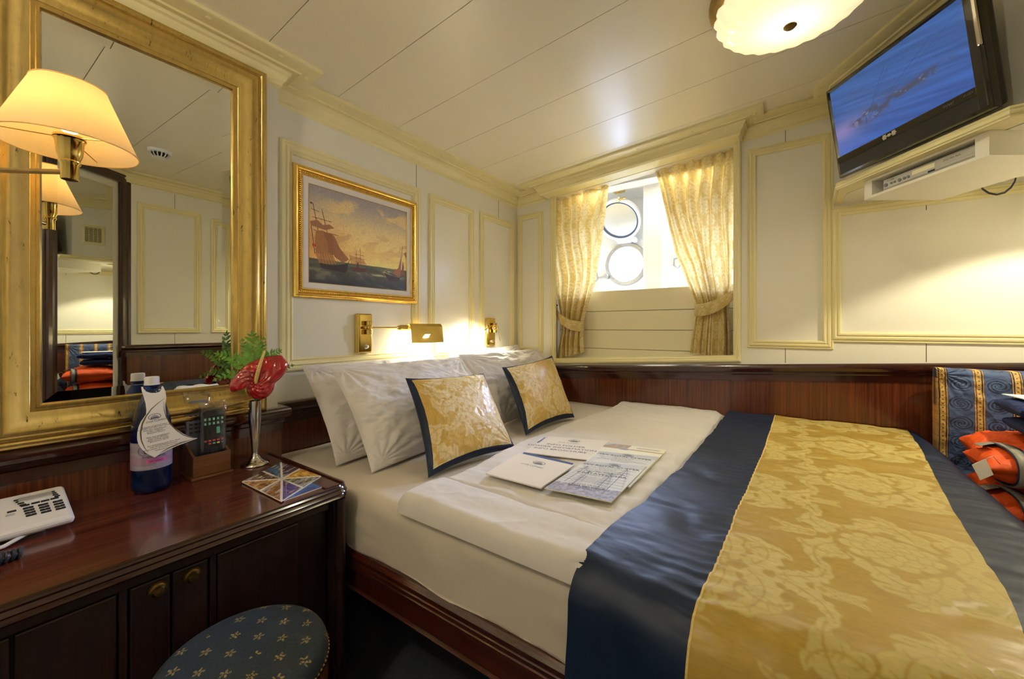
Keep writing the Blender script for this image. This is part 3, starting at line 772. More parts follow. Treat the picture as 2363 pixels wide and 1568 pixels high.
curtain('gold damask curtain left of the portholes, gathered by a tie near the pillows',
        [(1266, 444), (1276, 612), (1284, 676), (1297, 737), (1299, 765), (1291, 800), (1286, 830)],
        [(1407, 401), (1393, 523), (1373, 652), (1356, 704), (1346, 740), (1345, 770), (1345, 790), (1347, 813)],
        on_y(1320, 750, CY).z,
        [cp3(1283, 707, 2.472), cp3(1291, 732, 2.42), cp3(1312, 748, 2.400), cp3(1338, 754, 2.405), cp3(1347, 752, 2.44)], -1, 5, 4)
curtain('wide gold damask curtain right of the portholes, tied towards the casing',
        [(1503, 366), (1522, 427), (1558, 584), (1582, 644), (1605, 697), (1606, 729), (1598, 770), (1592, 815)],
        [(1697, 311), (1694, 411), (1690, 531), (1688, 652), (1684, 690), (1682, 720), (1686, 780), (1688, 826)],
        on_y(1640, 712, CY).z,
        [cp3(1604, 716, 2.44), cp3(1620, 716, 2.40), cp3(1650, 707, 2.392), cp3(1682, 688, 2.402), cp3(1706, 669, 2.43)], 1, 6, 9)
for u, v, y, lab in ((1284, 705, 2.475, 'small brass hook holding the left curtain tie'), (1707, 667, 2.432, 'small brass hook holding the right curtain tie')):
    p = on_y(u, v, y); sx = -1 if u < 1400 else 1
    xw = WX0 if sx < 0 else WX1
    tag(MB().cyl((xw - sx * 0.0, y, p.z), (p.x - sx * 0.004, y, p.z), 0.004).ball((p.x - sx * .006, y, p.z), 0.006).build('tieback_hook', 'brass_dark', smooth=True), lab, 'hook', 'curtain tie hooks')

S('trim_50', MB().box(-1.24, -0.33, 2.475, 2.525, 0.919, 0.930), 'white_enamel', bevel=0.002)  # fixture box added for the pelmet lamps, out of sight behind the cornice
# ------------------------------------------------------------------ bed
ZM = -0.50; BX0, BF, BN, BY1 = -1.625, 0.42, 0.700, 2.38
RC = 0.40
def wrap(px, py, r, ztop, yn=BN, xf=BF, rc=RC, zlim=None):
    cx, cy = xf - rc, yn + rc
    X = px.copy().astype(float); Y = py.copy().astype(float); d = np.zeros_like(X); ox = np.zeros_like(X); oy = np.zeros_like(X)
    cor = (px > cx) & (py < cy); rho = np.hypot(px - cx, py - cy); rho = np.where(rho < 1e-6, 1e-6, rho)
    side = (~cor) & (py < yn + r); foot = (~cor) & (px > xf - r) & ~side
    d = np.where(cor, rho - (rc - r), np.where(side, yn + r - py, np.where(foot, px - (xf - r), 0.0)))
    ox = np.where(cor, (px - cx) / rho, np.where(foot, 1.0, 0.0)); oy = np.where(cor, (py - cy) / rho, np.where(side, -1.0, 0.0))
    on = d > 0; d = np.where(on, d, 0)
    bx = px - ox * d; by = py - oy * d
    th = np.minimum(d / r, PI / 2); out = r * np.sin(th); drop = r * (1 - np.cos(th)) + np.maximum(0, d - r * PI / 2)
    flare = 0.10 * np.maximum(0, d - r * PI / 2)
    X = bx + ox * out; Y = by + oy * out; Z = ztop - drop
    if zlim is not None: Z = np.maximum(Z, zlim)
    return X, Y, Z, ox, oy, d
bed = thing('bed', 'double bed with white sheet on a low mahogany platform under the portholes', 'bed', (-0.6, 1.54, FL))
rp = [(0, -0.785), (0.016, -0.785), (0.018, -0.782), (0.010, -0.778), (0.010, -0.722), (0.022, -0.718), (0.022, -0.708), (0.018, -0.705), (0.022, -0.702), (0.022, -0.694), (0.018, -0.691), (0.022, -0.688), (0.022, -0.678), (0.012, -0.668), (-0.03, -0.662)]
arc = [(BF - RC + (RC - 0.01) * math.sin(t), BN + RC - (RC - 0.01) * math.cos(t)) for t in np.linspace(0, PI / 2, 10)]
bp = [(-1.63, BN + 0.0)] + arc + [(BF, 2.38)]
MB().sweep([(x, y, 0) for x, y in bp], (0, 0, 1), [(-a, b_) for a, b_ in rp]).build('side_rail', 'mahogany_x', bed, smooth=True, angle=30)
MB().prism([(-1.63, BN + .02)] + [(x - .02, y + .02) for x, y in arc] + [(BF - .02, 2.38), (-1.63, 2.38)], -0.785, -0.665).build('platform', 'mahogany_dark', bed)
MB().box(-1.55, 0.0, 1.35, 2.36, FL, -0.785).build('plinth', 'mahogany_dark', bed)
nx, ny = 260, 240
px, py = np.meshgrid(np.linspace(BX0, BF + 0.16, nx), np.linspace(2.385, BN - 0.165, ny))
X, Y, Z, ox, oy, d = wrap(px, py, 0.045, ZM, zlim=-0.668)
wr = (fbm(px * 3.0, py * 7, 5) - 0.5) * 0.006 + (fbm(px * 9 + 0.6 * py, py * 3, 8) - .5) * 0.004
side = sm(0.05, 0.12, d)
pull = np.abs(np.sin(px * 9 + 3 * fbm(px * 2, py * 6, 2))) ** 6 * 0.008 * side
Z = Z + wr * (1 - side); X += ox * (wr * side * 1.3 + pull); Y += oy * (wr * side * 1.3 + pull)
grid('mattress', np.stack([X, Y, Z], -1), 'sheet', bed, flip=False)

# duvet
nx, ny = 420, 420
ss, tt = np.meshgrid(np.linspace(0, 1, nx), np.linspace(0, 1, ny))
py = 2.382 - tt * (2.382 - 0.688)
xl = np.interp(py, [0.688, 0.72, 0.93, 1.34, 1.8, 2.1, 2.382], [-0.865, -0.885, -0.868, -0.895, -0.872, -0.84, -0.868])
xr = np.where(py < BN + RC, BF - RC + np.sqrt(np.maximum(0, RC ** 2 - (BN + RC - py) ** 2)), BF) - 0.01
px = xl + (xr - xl) * ss
de = np.minimum(np.minimum(px - xl, py - 0.688), xr - px)
T = 0.046; R = 0.035
h = T * np.sqrt(1 - (1 - np.clip(de / R, 0, 1)) ** 2)
crease = np.exp(-((py - 0.852 - 0.012 * np.sin(px * 7)) / 0.006) ** 2) * sm(-0.9, -0.85, px) * (1 - sm(-0.38, -0.30, px))
roll = (1 - sm(0.84, 0.86, py)) * 0.006
wr = (fbm(px * 6, py * 9, 15) - .5) * 0.016 + (fbm(px * 16 + py * 5, py * 9, 17) - .5) * 0.006 + (np.abs(fbm(px * 5 - py * 4, py * 5 + px * 3, 19) - .5) ** 0.7) * -0.008
rip = 0.0035 * np.sin(py * 60 + 6 * fbm(px * 3, py * 3, 21)) * sm(-0.75, -0.6, px) * np.exp(-((py - 1.05) / 0.3) ** 2)
Z = ZM + 0.001 + h + (wr + roll + rip - 0.009 * crease) * np.clip(h / T, 0, 1) - 0.012 * sm(-0.33, -0.25, px)
near = sm(-0.335, -0.285, px)
Z = np.where(near > 0, Z * (1 - near) + near * (ZM + 0.024 - 0.02 * (1 - sm(0.70, 0.80, py))), Z)
py = py + near * (1 - sm(0.69, 0.90, py)) * 0.03
P_ = np.stack([px + 0 * Z, py, Z], -1)
dv = grid('duvet', P_, 'linen'); tag(dv, 'white duvet folded back from the pillows across the bed', 'duvet')

# bed runner: navy border, gold damask centre, navy border
def runner_xyz(px, py):
    X, Y, Z, ox, oy, d = wrap(px, py, 0.075, -0.443, yn=BN - 0.030, xf=BF + 0.055, rc=RC + 0.03)
    wr = (fbm(px * 4, py * 9, 31) - .5) * 0.014 + (fbm(px * 12, py * 26, 33) - .5) * 0.003
    dg = np.abs(np.sin(9 * (py + 0.45 * px) + 5 * fbm(px * 3, py * 3, 36))) ** 10 * -0.006
    seam = np.exp(-np.abs(px - np.interp(py, SY, S1)) / 0.05) * 0.0022 * np.sin(py * 190 + 8 * fbm(px * 9, py * 4, 38))
    wr = wr + dg + seam
    side = sm(0.05, 0.16, d)
    fold = side * (0.014 * np.sin(px * 16 + py * 2 + 3 * fbm(px * 3, py * 2, 39)) + 0.01)
    Z = Z + wr * (1 - side); 
    fl = 0.16 * np.maximum(0, d - 0.094) * (ox > 0.5)
    X = X + ox * (fold + fl); Y = Y + oy * (np.abs(fold) + 0.004)
    return np.stack([X, Y, Z], -1)
SY = np.array([0.2, 0.70, 0.811, 1.078, 1.625, 2.42]); S1 = np.array([-0.145, -0.127, -0.113, -0.104, -0.078, -0.06])
LY = np.array([0.2, 0.707, 0.825, 1.054, 1.43, 2.337, 2.42]); L0 = np.array([-0.372, -0.334, -0.328, -0.300, -0.278, -0.265, -0.262])
ny = 780; pyc = np.linspace(2.375, 0.30, ny)[:, None]
s2 = np.interp(pyc, [0.3, 0.60, 0.75, 0.82, 0.92, 1.03, 1.277, 1.575, 2.015, 2.4], [.16, .19, .235, .26, .282, .297, .314, .340, .388, .415])
s1 = np.interp(pyc, SY, S1); l0 = np.interp(pyc, LY, L0) + 0.006 * (vnoise(pyc * 9, pyc * 0, 3) - .5)
run = thing('bed_runner', 'gold damask bed runner with navy borders draped over the foot of the bed', 'bed runner', (0.05, 1.4, -0.5))
def sec(a, b_, n):
    t = np.linspace(0, 1, n)[None, :]; px = a + (b_ - a) * t; return px, pyc + 0 * px
px, py = sec(s1, s2, 230); P_ = runner_xyz(px, py)
col, mk_ = damask_colour(py * 1.0, px + 0.04, c8(184, 150, 56), c8(206, 184, 108), 1.25)
grid('gold_panel', P_, 'damask', run, col, alpha=mk_)
px, py = sec(l0, s1, 80); P_ = runner_xyz(px, py); grid('navy_border', P_, 'navy_satin', run)
px, py = sec(s2, s2 + 0.30, 90); P_ = runner_xyz(px, py); grid('navy_border', P_, 'navy_satin', run)
# dark end of the platform below the hanging cloth stays open; the runner's thin hem
px, py = sec(s1 - 0.0018, s1 + 0.0018, 3); P_ = runner_xyz(px, py); P_[..., 2] += 0.0006
grid('seam_piping', P_, 'paper_cream' if False else 'spadix', run)

# ------------------------------------------------------------------ pillows and cushions
def cushion_grid(c4, T, n=90, pinch=0.10, seed=1, wr=0.006, sag=0.0, power=0.62):
    """c4: top-left, top-right, bottom-right, bottom-left corners seen from the front; returns front and back point grids"""
    TL, TR, BR, BL = [np.array(c) for c in c4]
    u, v = np.meshgrid(np.linspace(-1, 1, n), np.linspace(-1, 1, n))
    k = 1 - pinch * (1 - v ** 2) * np.abs(u) ** 1.5; kv = 1 - pinch * (1 - u ** 2) * np.abs(v) ** 1.5
    uu, vv = u * k, v * kv
    a = ((uu + 1) / 2)[..., None]; b_ = ((vv + 1) / 2)[..., None]      # v=-1 top
    P_ = (TL * (1 - a) + TR * a) * (1 - b_) + (BL * (1 - a) + BR * a) * b_
    N = np.cross(TR - TL, BL - TL); N = N / np.linalg.norm(N)          # away from the viewer
    t = ((1 - u ** 2) * (1 - v ** 2)) ** power * T / 2
    t = t * (1 + sag * v)
    edge = np.clip(t / (T * 0.25), 0, 1)
    f = (fbm(u * 3 + seed, v * 4, seed) - .5) * 2.4 * wr - np.abs(fbm(u * 4 - v * 2 + seed, v * 3 + u, seed + 6) - .5) ** .7 * 1.6 * wr + (fbm(u * 9 + v * 3 + seed, v * 7, seed + 2) - .5) * wr * 0.9
    rad = np.abs(np.sin(8 * np.arctan2(v - .9 * np.sign(v), u - .9 * np.sign(u)) + seed)) ** 3 * wr * 1.2 * np.exp(-((np.abs(u) - 1) ** 2 + (np.abs(v) - 1) ** 2) * 2.5)
    F = P_ - N * (t + (f - rad) * edge)[..., None]; B = P_ + N * (t + (f + rad * .3) * edge * .5)[..., None]
    return u, v, F, B
def pillow(name, label, cat, c4, T, group=None, seed=1, m_='linen', border=None, scale=0.75, ang=0.0, power=0.52, wr=0.010, off=(0, 0)):
    u, v, F, B = cushion_grid(c4, T, n=240 if border else 140, seed=seed, power=power, wr=wr, pinch=.10 if border else .045)
    ctr = F.reshape(-1, 3).mean(0)
    if not border:
        # front and back share the rim: one closed mesh
        root = bpy.data.objects.new(name, None); 
        bpy.data.objects.remove(root)
        G = np.concatenate([F, B[::-1]], 0)
        o = grid(name, G, m_)
        return tag(o, label, cat, group)
    root = thing(name, label, cat, tuple(ctr), group=group)
    W_, H_ = np.linalg.norm(c4[1] - c4[0]), np.linalg.norm(c4[3] - c4[0])
    col, mk_ = damask_colour(u * W_ / 2 + off[0], v * H_ / 2 + off[1], c8(212, 174, 90), c8(230, 208, 160), scale, ang)
    uc = (u[:-1, :-1] + u[1:, 1:]) / 2; vc = (v[:-1, :-1] + v[1:, 1:]) / 2
    inn = (np.abs(uc) < border) & (np.abs(vc) < border)
    for G, fl in ((F, False), (B, True)):
        if not fl: grid('cover', G, 'damask', root, col, alpha=mk_, mask=inn, flip=fl)
        else: grid('back_cover', G, 'navy_satin', root, mask=inn, flip=fl)
    Gm = np.concatenate([F, B[::-1]], 0); mm = np.concatenate([~inn, np.zeros((1, inn.shape[1]), bool), (~inn)[::-1]], 0)
    grid('border', Gm, 'navy_satin', root, mask=mm)
    return root
V3 = lambda *a: np.array(a, float)
G1 = 'white sleeping pillows against the headboard wall'
pillow('pillow', 'white pillow nearest the desk, rearmost and leaning on the wall', 'pillow', [V3(-1.585, .795, -.152), V3(-1.585, 1.50, -.150), V3(-1.33, 1.50, -.495), V3(-1.31, .780, -.492)], 0.145, G1, 3)
pillow('pillow', 'white pillow in front of the rearmost one, behind the large gold cushion', 'pillow', [V3(-1.435, .825, -.150), V3(-1.425, 1.555, -.155), V3(-1.16, 1.56, -.49), V3(-1.150, .812, -.492)], 0.145, G1, 7)
pillow('pillow', 'white pillow in the window corner, only its top showing', 'pillow', [V3(-1.595, 1.62, -.150), V3(-1.595, 2.33, -.125), V3(-1.35, 2.33, -.49), V3(-1.35, 1.62, -.49)], 0.145, G1, 11)
pillow('pillow', 'striped white pillow behind the smaller gold cushion by the window wall', 'pillow', [V3(-1.43, 1.535, -.145), V3(-1.42, 2.325, -.145), V3(-1.18, 2.28, -.49), V3(-1.18, 1.58, -.49)], 0.145, G1, 13)
G2 = 'gold damask cushions with navy edging'
def pz(u, v, X): return np.array(on_x(u, v, X))
pillow('cushion', 'larger gold damask cushion with navy edging, nearest the duvet corner', 'cushion',
       [pz(935, 873, -1.215), pz(1116, 860, -1.165), np.array(on_z(1190, 1036, -.485)), np.array(on_z(988, 1104, -.488))], 0.13, G2, 5, border=0.915, scale=1.25, power=0.5, wr=0.0028, off=(0.03, 0.02))
pillow('cushion', 'farther gold damask cushion with navy edging, leaning by the window wall', 'cushion',
       [pz(1158, 848, -1.225), pz(1274, 821, -1.205), np.array(on_z(1326, 964, -.485)), np.array(on_z(1213, 1006, -.488))], 0.12, G2, 9, border=0.915, scale=1.25, power=0.5, wr=0.0028, off=(0.12, 0.1))

# ------------------------------------------------------------------ desk
DZ = -0.4565; DX = -1.045; DE = 0.664
desk = thing('desk', 'mahogany dressing desk with a reeded edge under the gilt mirror', 'desk', (-1.3, 0.0, FL))
def drect(x1, ye, r):
    return [(XB_ + .0115, -1.25), (x1, -1.25), (x1, ye - r)] + [(x1 - r + r * math.cos(t), ye - r + r * math.sin(t)) for t in np.linspace(0, PI / 2, 7)[1:]] + [(XB_ + .0115, ye)]
MB().prism(drect(DX - 0.012, DE - 0.004, 0.03), DZ - 0.036, DZ).build('desk_top', 'mahogany_y', desk, bevel=0.002)
ed = [(x, y, DZ) for x, y in drect(DX - 0.014, DE - 0.006, 0.03)[1:]]
ep = [(0, 0.0012), (0.004, 0.0012), (0.006, -0.002), (0.009, -0.002), (0.012, -0.006), (0.011, -0.010), (0.013, -0.012), (0.017, -0.017), (0.014, -0.021), (0.016, -0.024), (0.018, -0.029), (0.014, -0.034), (0.004, -0.036), (0, -0.036)]
MB().sweep(ed, (0, 0, 1), [(-a, b_) for a, b_ in ep]).build('reeded_edge', 'mahogany_trim', desk, smooth=True, angle=40)
MB().box(-1.534, DX - 0.02, DE - 0.062, DE - 0.020, DZ, DZ + 0.004).box(-1.534, DX - 0.02, DE - 0.012, DE - 0.004, DZ, DZ + 0.006).build('end_moulding', 'mahogany_x', desk, bevel=0.002)
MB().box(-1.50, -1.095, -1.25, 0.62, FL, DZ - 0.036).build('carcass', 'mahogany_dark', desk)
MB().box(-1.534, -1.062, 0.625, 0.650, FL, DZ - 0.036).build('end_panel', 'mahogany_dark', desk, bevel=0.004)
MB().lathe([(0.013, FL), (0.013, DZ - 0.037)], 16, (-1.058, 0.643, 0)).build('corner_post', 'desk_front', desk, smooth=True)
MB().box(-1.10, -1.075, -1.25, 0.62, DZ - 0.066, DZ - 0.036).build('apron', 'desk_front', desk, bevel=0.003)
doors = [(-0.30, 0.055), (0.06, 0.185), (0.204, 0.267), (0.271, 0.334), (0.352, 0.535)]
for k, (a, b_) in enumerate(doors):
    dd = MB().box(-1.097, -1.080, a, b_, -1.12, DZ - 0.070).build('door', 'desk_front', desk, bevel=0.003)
    if k in (2, 3):
        yk = (0.246, 0.304)[k - 2]; c = (0, 0, 0)
        kb = MB().lathe([(0.0165, 0), (0.0165, 0.003), (0.013, 0.0035), (0.014, 0.006), (0.012, 0.0075), (0.0095, 0.008), (0.011, 0.012), (0.0085, 0.016), (0, 0.0175)], 28, (-1.080, yk, DZ - 0.092), 'x')
        q = kb.build('knob', 'brass_dark', None, smooth=True)
        off = Vector(desk.location)
        for vtx in q.data.vertices: vtx.co -= off
        q.parent = dd; dd_loc = dd.location
for y in (0.194, 0.343): MB().box(-1.099, -1.078, y - 0.006, y + 0.006, FL, DZ - 0.036).build('stile', 'desk_front', desk, bevel=0.003)

# ------------------------------------------------------------------ gilt mirror
MX = -1.534
mir = thing('wall_mirror', 'large mirror in a worn gilt frame hanging above the desk', 'mirror', (XB_, 0.333, 0.30))
my0, my1, mz0, mz1 = 0.128, 0.538, -0.1915, 0.7945
gp = [(0, 0.008), (0, 0.013), (0.004, 0.019), (0.009, 0.019), (0.011, 0.014), (0.018, 0.014), (0.020, 0.017), (0.030, 0.021), (0.040, 0.028), (0.050, 0.037), (0.060, 0.043), (0.068, 0.044), (0.075, 0.040), (0.078, 0.031), (0.082, 0.031), (0.086, 0.038), (0.092, 0.040), (0.098, 0.037), (0.104, 0.028), (0.106, 0.0)]
MB().sweep([(XB_, my0, mz0), (XB_, my1, mz0), (XB_, my1, mz1), (XB_, my0, mz1)], (1, 0, 0), [(-a, b_) for a, b_ in gp], closed=True).build('gilt_frame', 'gold_leaf', mir, smooth=True, angle=50)
bv = 0.026
ou = [(MX - .001, my0, mz0), (MX - .001, my1, mz0), (MX - .001, my1, mz1), (MX - .001, my0, mz1)]
ii = [(MX + .0003, my0 + bv, mz0 + bv), (MX + .0003, my1 - bv, mz0 + bv), (MX + .0003, my1 - bv, mz1 - bv), (MX + .0003, my0 + bv, mz1 - bv)]
MB().add(ou + ii, [(4, 5, 6, 7), (0, 1, 5, 4), (1, 2, 6, 5), (2, 3, 7, 6), (3, 0, 4, 7)]).build('mirror_glass', 'mirror', mir)
MB().box(XB_, XB_ + 0.009, my0 - .02, my1 + .02, mz0 - .02, mz1 + .02).build('backing', 'joint_dark', mir)

# ------------------------------------------------------------------ seascape painting
def seascape():
    W_, H_ = 560, 462; A = Art(W_, H_, (0, 0, 0)); X, Y = A.X / W_, A.Y / H_
    top = np.array(c8(150, 142, 148)); mid = np.array(c8(226, 200, 140)); low = np.array(c8(248, 212, 122))
    t = sm(0, 0.42, Y)[..., None]; t2 = sm(0.35, 0.75, Y)[..., None]
    a = (top * (1 - t) + mid * t) * (1 - t2) + low * t2
    cl = fbm(X * 5 + Y * 2, Y * 8 - X * 1.5, 71, 6); m_ = sm(0.52, 0.66, cl)[..., None] * (sm(0.02, 0.1, Y) * (1 - sm(0.6, 0.75, Y)) * sm(.1, .4, X + Y * .6))[..., None]
    a = a * (1 - m_ * .7) + np.array(c8(228, 196, 128)) * m_ * .7
    cl2 = fbm(X * 7 + 9, Y * 11 + X * 2, 75, 6); m_ = sm(0.50, 0.62, cl2)[..., None] * (sm(0.3, 0.45, Y) * (1 - sm(0.66, 0.76, Y)))[..., None]
    a = a * (1 - m_ * .55) + np.array(c8(196, 154, 108)) * m_ * .55
    gl = np.exp(-(((X - 0.62) / 0.3) ** 2 + ((Y - 0.68) / 0.16) ** 2))[..., None]; a = a * (1 - gl * .65) + np.array(c8(250, 214, 128)) * gl * .65
    lf = np.exp(-((X / 0.3) ** 2 + ((Y - 0.6) / 0.25) ** 2))[..., None]; a = a * (1 - lf * .5) + np.array(c8(176, 98, 54)) * lf * .5
    hz = 0.752 - 0.01 * X; sea = (Y > hz)
    d = np.clip((Y - hz) / (1 - hz), 0, 1)
    wv = fbm(X * (9 - 4 * d), (Y - hz) * 34 / (0.3 + d), 81, 6)
    sc_ = np.array(c8(96, 96, 68)) * (1 - d[..., None]) + np.array(c8(36, 38, 52)) * d[..., None]
    sc_ = sc_ * (0.62 + 0.75 * wv[..., None])
    foam = (sm(0.60, 0.75, wv) * (0.3 + 0.7 * np.exp(-((X - 0.68) / 0.25) ** 2)))[..., None]; sc_ = sc_ * (1 - foam * .75) + np.array(c8(206, 190, 120)) * foam * .75
    a = np.where(sea[..., None], sc_, a); A.a = a
    S_ = lambda pts: [(x * W_, y * H_) for x, y in pts]
    dk, br, sl = c8(52, 34, 24), c8(122, 74, 42), c8(156, 104, 62)
    for p, q in (((.035, .19), (.12, .72)), ((.11, .23), (.21, .72)), ((.02, .42), (.05, .7))): A.line(*S_([p, q]), 3, dk)
    for y_, x0, x1 in ((.25, .02, .09), (.33, .03, .20), (.46, .04, .26), (.66, .05, .2)): A.line(*S_([(x0, y_), (x1, y_ + .01)]), 2.4, dk)
    A.poly(S_([(.01, .38), (.07, .35), (.12, .39), (.18, .37), (.22, .40), (.14, .44), (.07, .43), (.02, .42)]), c8(150, 104, 70))
    A.poly(S_([(.06, .46), (.12, .45), (.17, .47), (.19, .58), (.20, .68), (.06, .70), (.05, .58)]), sl); A.poly(S_([(.12, .46), (.20, .46), (.24, .58), (.27, .68), (.17, .69), (.16, .56)]), c8(140, 90, 52))
    A.poly(S_([(.21, .46), (.27, .60), (.36, .71), (.30, .76), (.22, .70)]), c8(150, 96, 56)); A.poly(S_([(.05, .69), (.12, .66), (.2, .68), (.24, .78), (.09, .80)]), c8(170, 112, 62), .8)
    for k in range(7): A.line(*S_([(.10 + .02 * k, .68), (.11 + .03 * k, .82)]), 1.6, dk, .7)
    A.poly(S_([(.09, .79), (.20, .80), (.35, .76), (.345, .82), (.325, .865), (.16, .85), (.10, .84)]), c8(42, 30, 30)); A.line(*S_([(.34, .77), (.38, .69)]), 3, dk)
    A.line(*S_([(.01, .19), (.03, .19)]), 8, c8(110, 40, 34)); A.line(*S_([(.03, .61), (.06, .62)]), 12, c8(186, 60, 36))
    for p, q in (((.47, .56), (.475, .80)), ((.43, .60), (.435, .80)), ((.455, .69), (.455, .8))): A.line(*S_([p, q]), 2.2, c8(96, 58, 38))
    for y_ in (.64, .68, .72): A.line(*S_([(.42, y_), (.52, y_ + .004)]), 1.6, c8(96, 58, 38))
    A.poly(S_([(.36, .66), (.50, .68), (.54, .74), (.38, .76)]), c8(160, 104, 62), .5); A.poly(S_([(.37, .79), (.52, .785), (.545, .77), (.53, .83), (.40, .84)]), c8(84, 46, 34)); A.line(*S_([(.445, .73), (.445, .80)]), 7, c8(70, 38, 30))
    A.line(*S_([(.955, .44), (.90, .83)]), 2.6, c8(92, 54, 34)); A.poly(S_([(.945, .52), (.90, .72), (.825, .80), (.90, .83), (.925, .82)]), c8(150, 92, 58)); A.poly(S_([(.955, .62), (.93, .82), (.965, .80), (.97, .70)]), c8(128, 76, 50))
    A.poly(S_([(.735, .80), (.80, .83), (.92, .84), (.90, .89), (.80, .90), (.755, .86)]), c8(58, 36, 46)); A.poly(S_([(.74, .79), (.76, .78), (.78, .81)]), dk)
    A.poly(S_([(.97, .53), (1, .50), (1, .60)]), c8(140, 84, 56), .8)
    g = fbm(A.X / 3, A.Y / 3, 91, 2)[..., None]; A.a = np.clip((A.a * 1.06 + 0.02) * (0.90 + 0.2 * g), 0, 1)
    return A.a
pic = thing('framed_painting', 'gilt framed seascape of sailing ships at sunset on the headboard wall', 'painting', (XA, 1.105, 0.39))
q0, q1, r0, r1 = 0.788, 1.430, 0.122, 0.664
fp = [(0, 0), (0, 0.014), (0.003, 0.018), (0.006, 0.018), (0.009, 0.022), (0.015, 0.025), (0.019, 0.021), (0.021, 0.016), (0.031, 0.016), (0.033, 0.018), (0.038, 0.017), (0.040, 0.013), (0.040, 0.008)]
loop = lambda a, x=XA: [(x, q0 + a, r0 + a), (x, q1 - a, r0 + a), (x, q1 - a, r1 - a), (x, q0 + a, r1 - a)]
MB().sweep(loop(0), (1, 0, 0), fp, closed=True).build('gilt_frame', 'gold_frame', pic, smooth=True, angle=30)
MB().sweep(loop(0.040), (1, 0, 0), [(0, 0.013), (0.006, 0.011), (0.022, 0.0105), (0.025, 0.0085), (0.026, 0.006)], closed=True).build('white_liner', 'white_liner', pic, smooth=True, angle=30)
MB().sweep(loop(0.064), (1, 0, 0), [(0, 0.008), (0.0015, 0.0115), (0.003, 0.008)], closed=True).build('inner_fillet', 'gold_frame', pic)
rb = MB(); aoff = 0.0265
for (ya, za), (yb, zb) in ((( q0 + aoff, r0 + aoff), (q1 - aoff, r0 + aoff)), ((q1 - aoff, r0 + aoff), (q1 - aoff, r1 - aoff)), ((q1 - aoff, r1 - aoff), (q0 + aoff, r1 - aoff)), ((q0 + aoff, r1 - aoff), (q0 + aoff, r0 + aoff))):
    L_ = math.hypot(yb - ya, zb - za); n_ = int(L_ / 0.0085); dy, dz = (yb - ya) / L_, (zb - za) / L_
    for k in range(n_):
        t = (k + .5) / n_ * L_; cy_, cz_ = ya + dy * t, za + dz * t
        e = Vector((0, dy, dz)) * 0.0052 + Vector((0, -dz, dy)) * 0.0045
        c_ = Vector((XA + 0.0165, cy_, cz_)); rb.tube([c_ - e, c_ - e * .5 + Vector((.002, 0, 0)), c_ + Vector((.0028, 0, 0)), c_ + e * .5 + Vector((.002, 0, 0)), c_ + e], [0.001, .0025, .003, .0025, .001], 6)
rb.build('rope_beading', 'gold_frame', pic, smooth=True)
A_ = seascape(); hh, ww = A_.shape[:2]
yy = np.linspace(q0 + .066, q1 - .066, ww)[None, :] + np.zeros((hh, 1)); zz_ = np.linspace(r1 - .066, r0 + .066, hh)[:, None] + np.zeros((1, ww))
grid('canvas', np.stack([np.full_like(yy, XA + 0.008), yy, zz_], -1), 'painting', pic, A_)

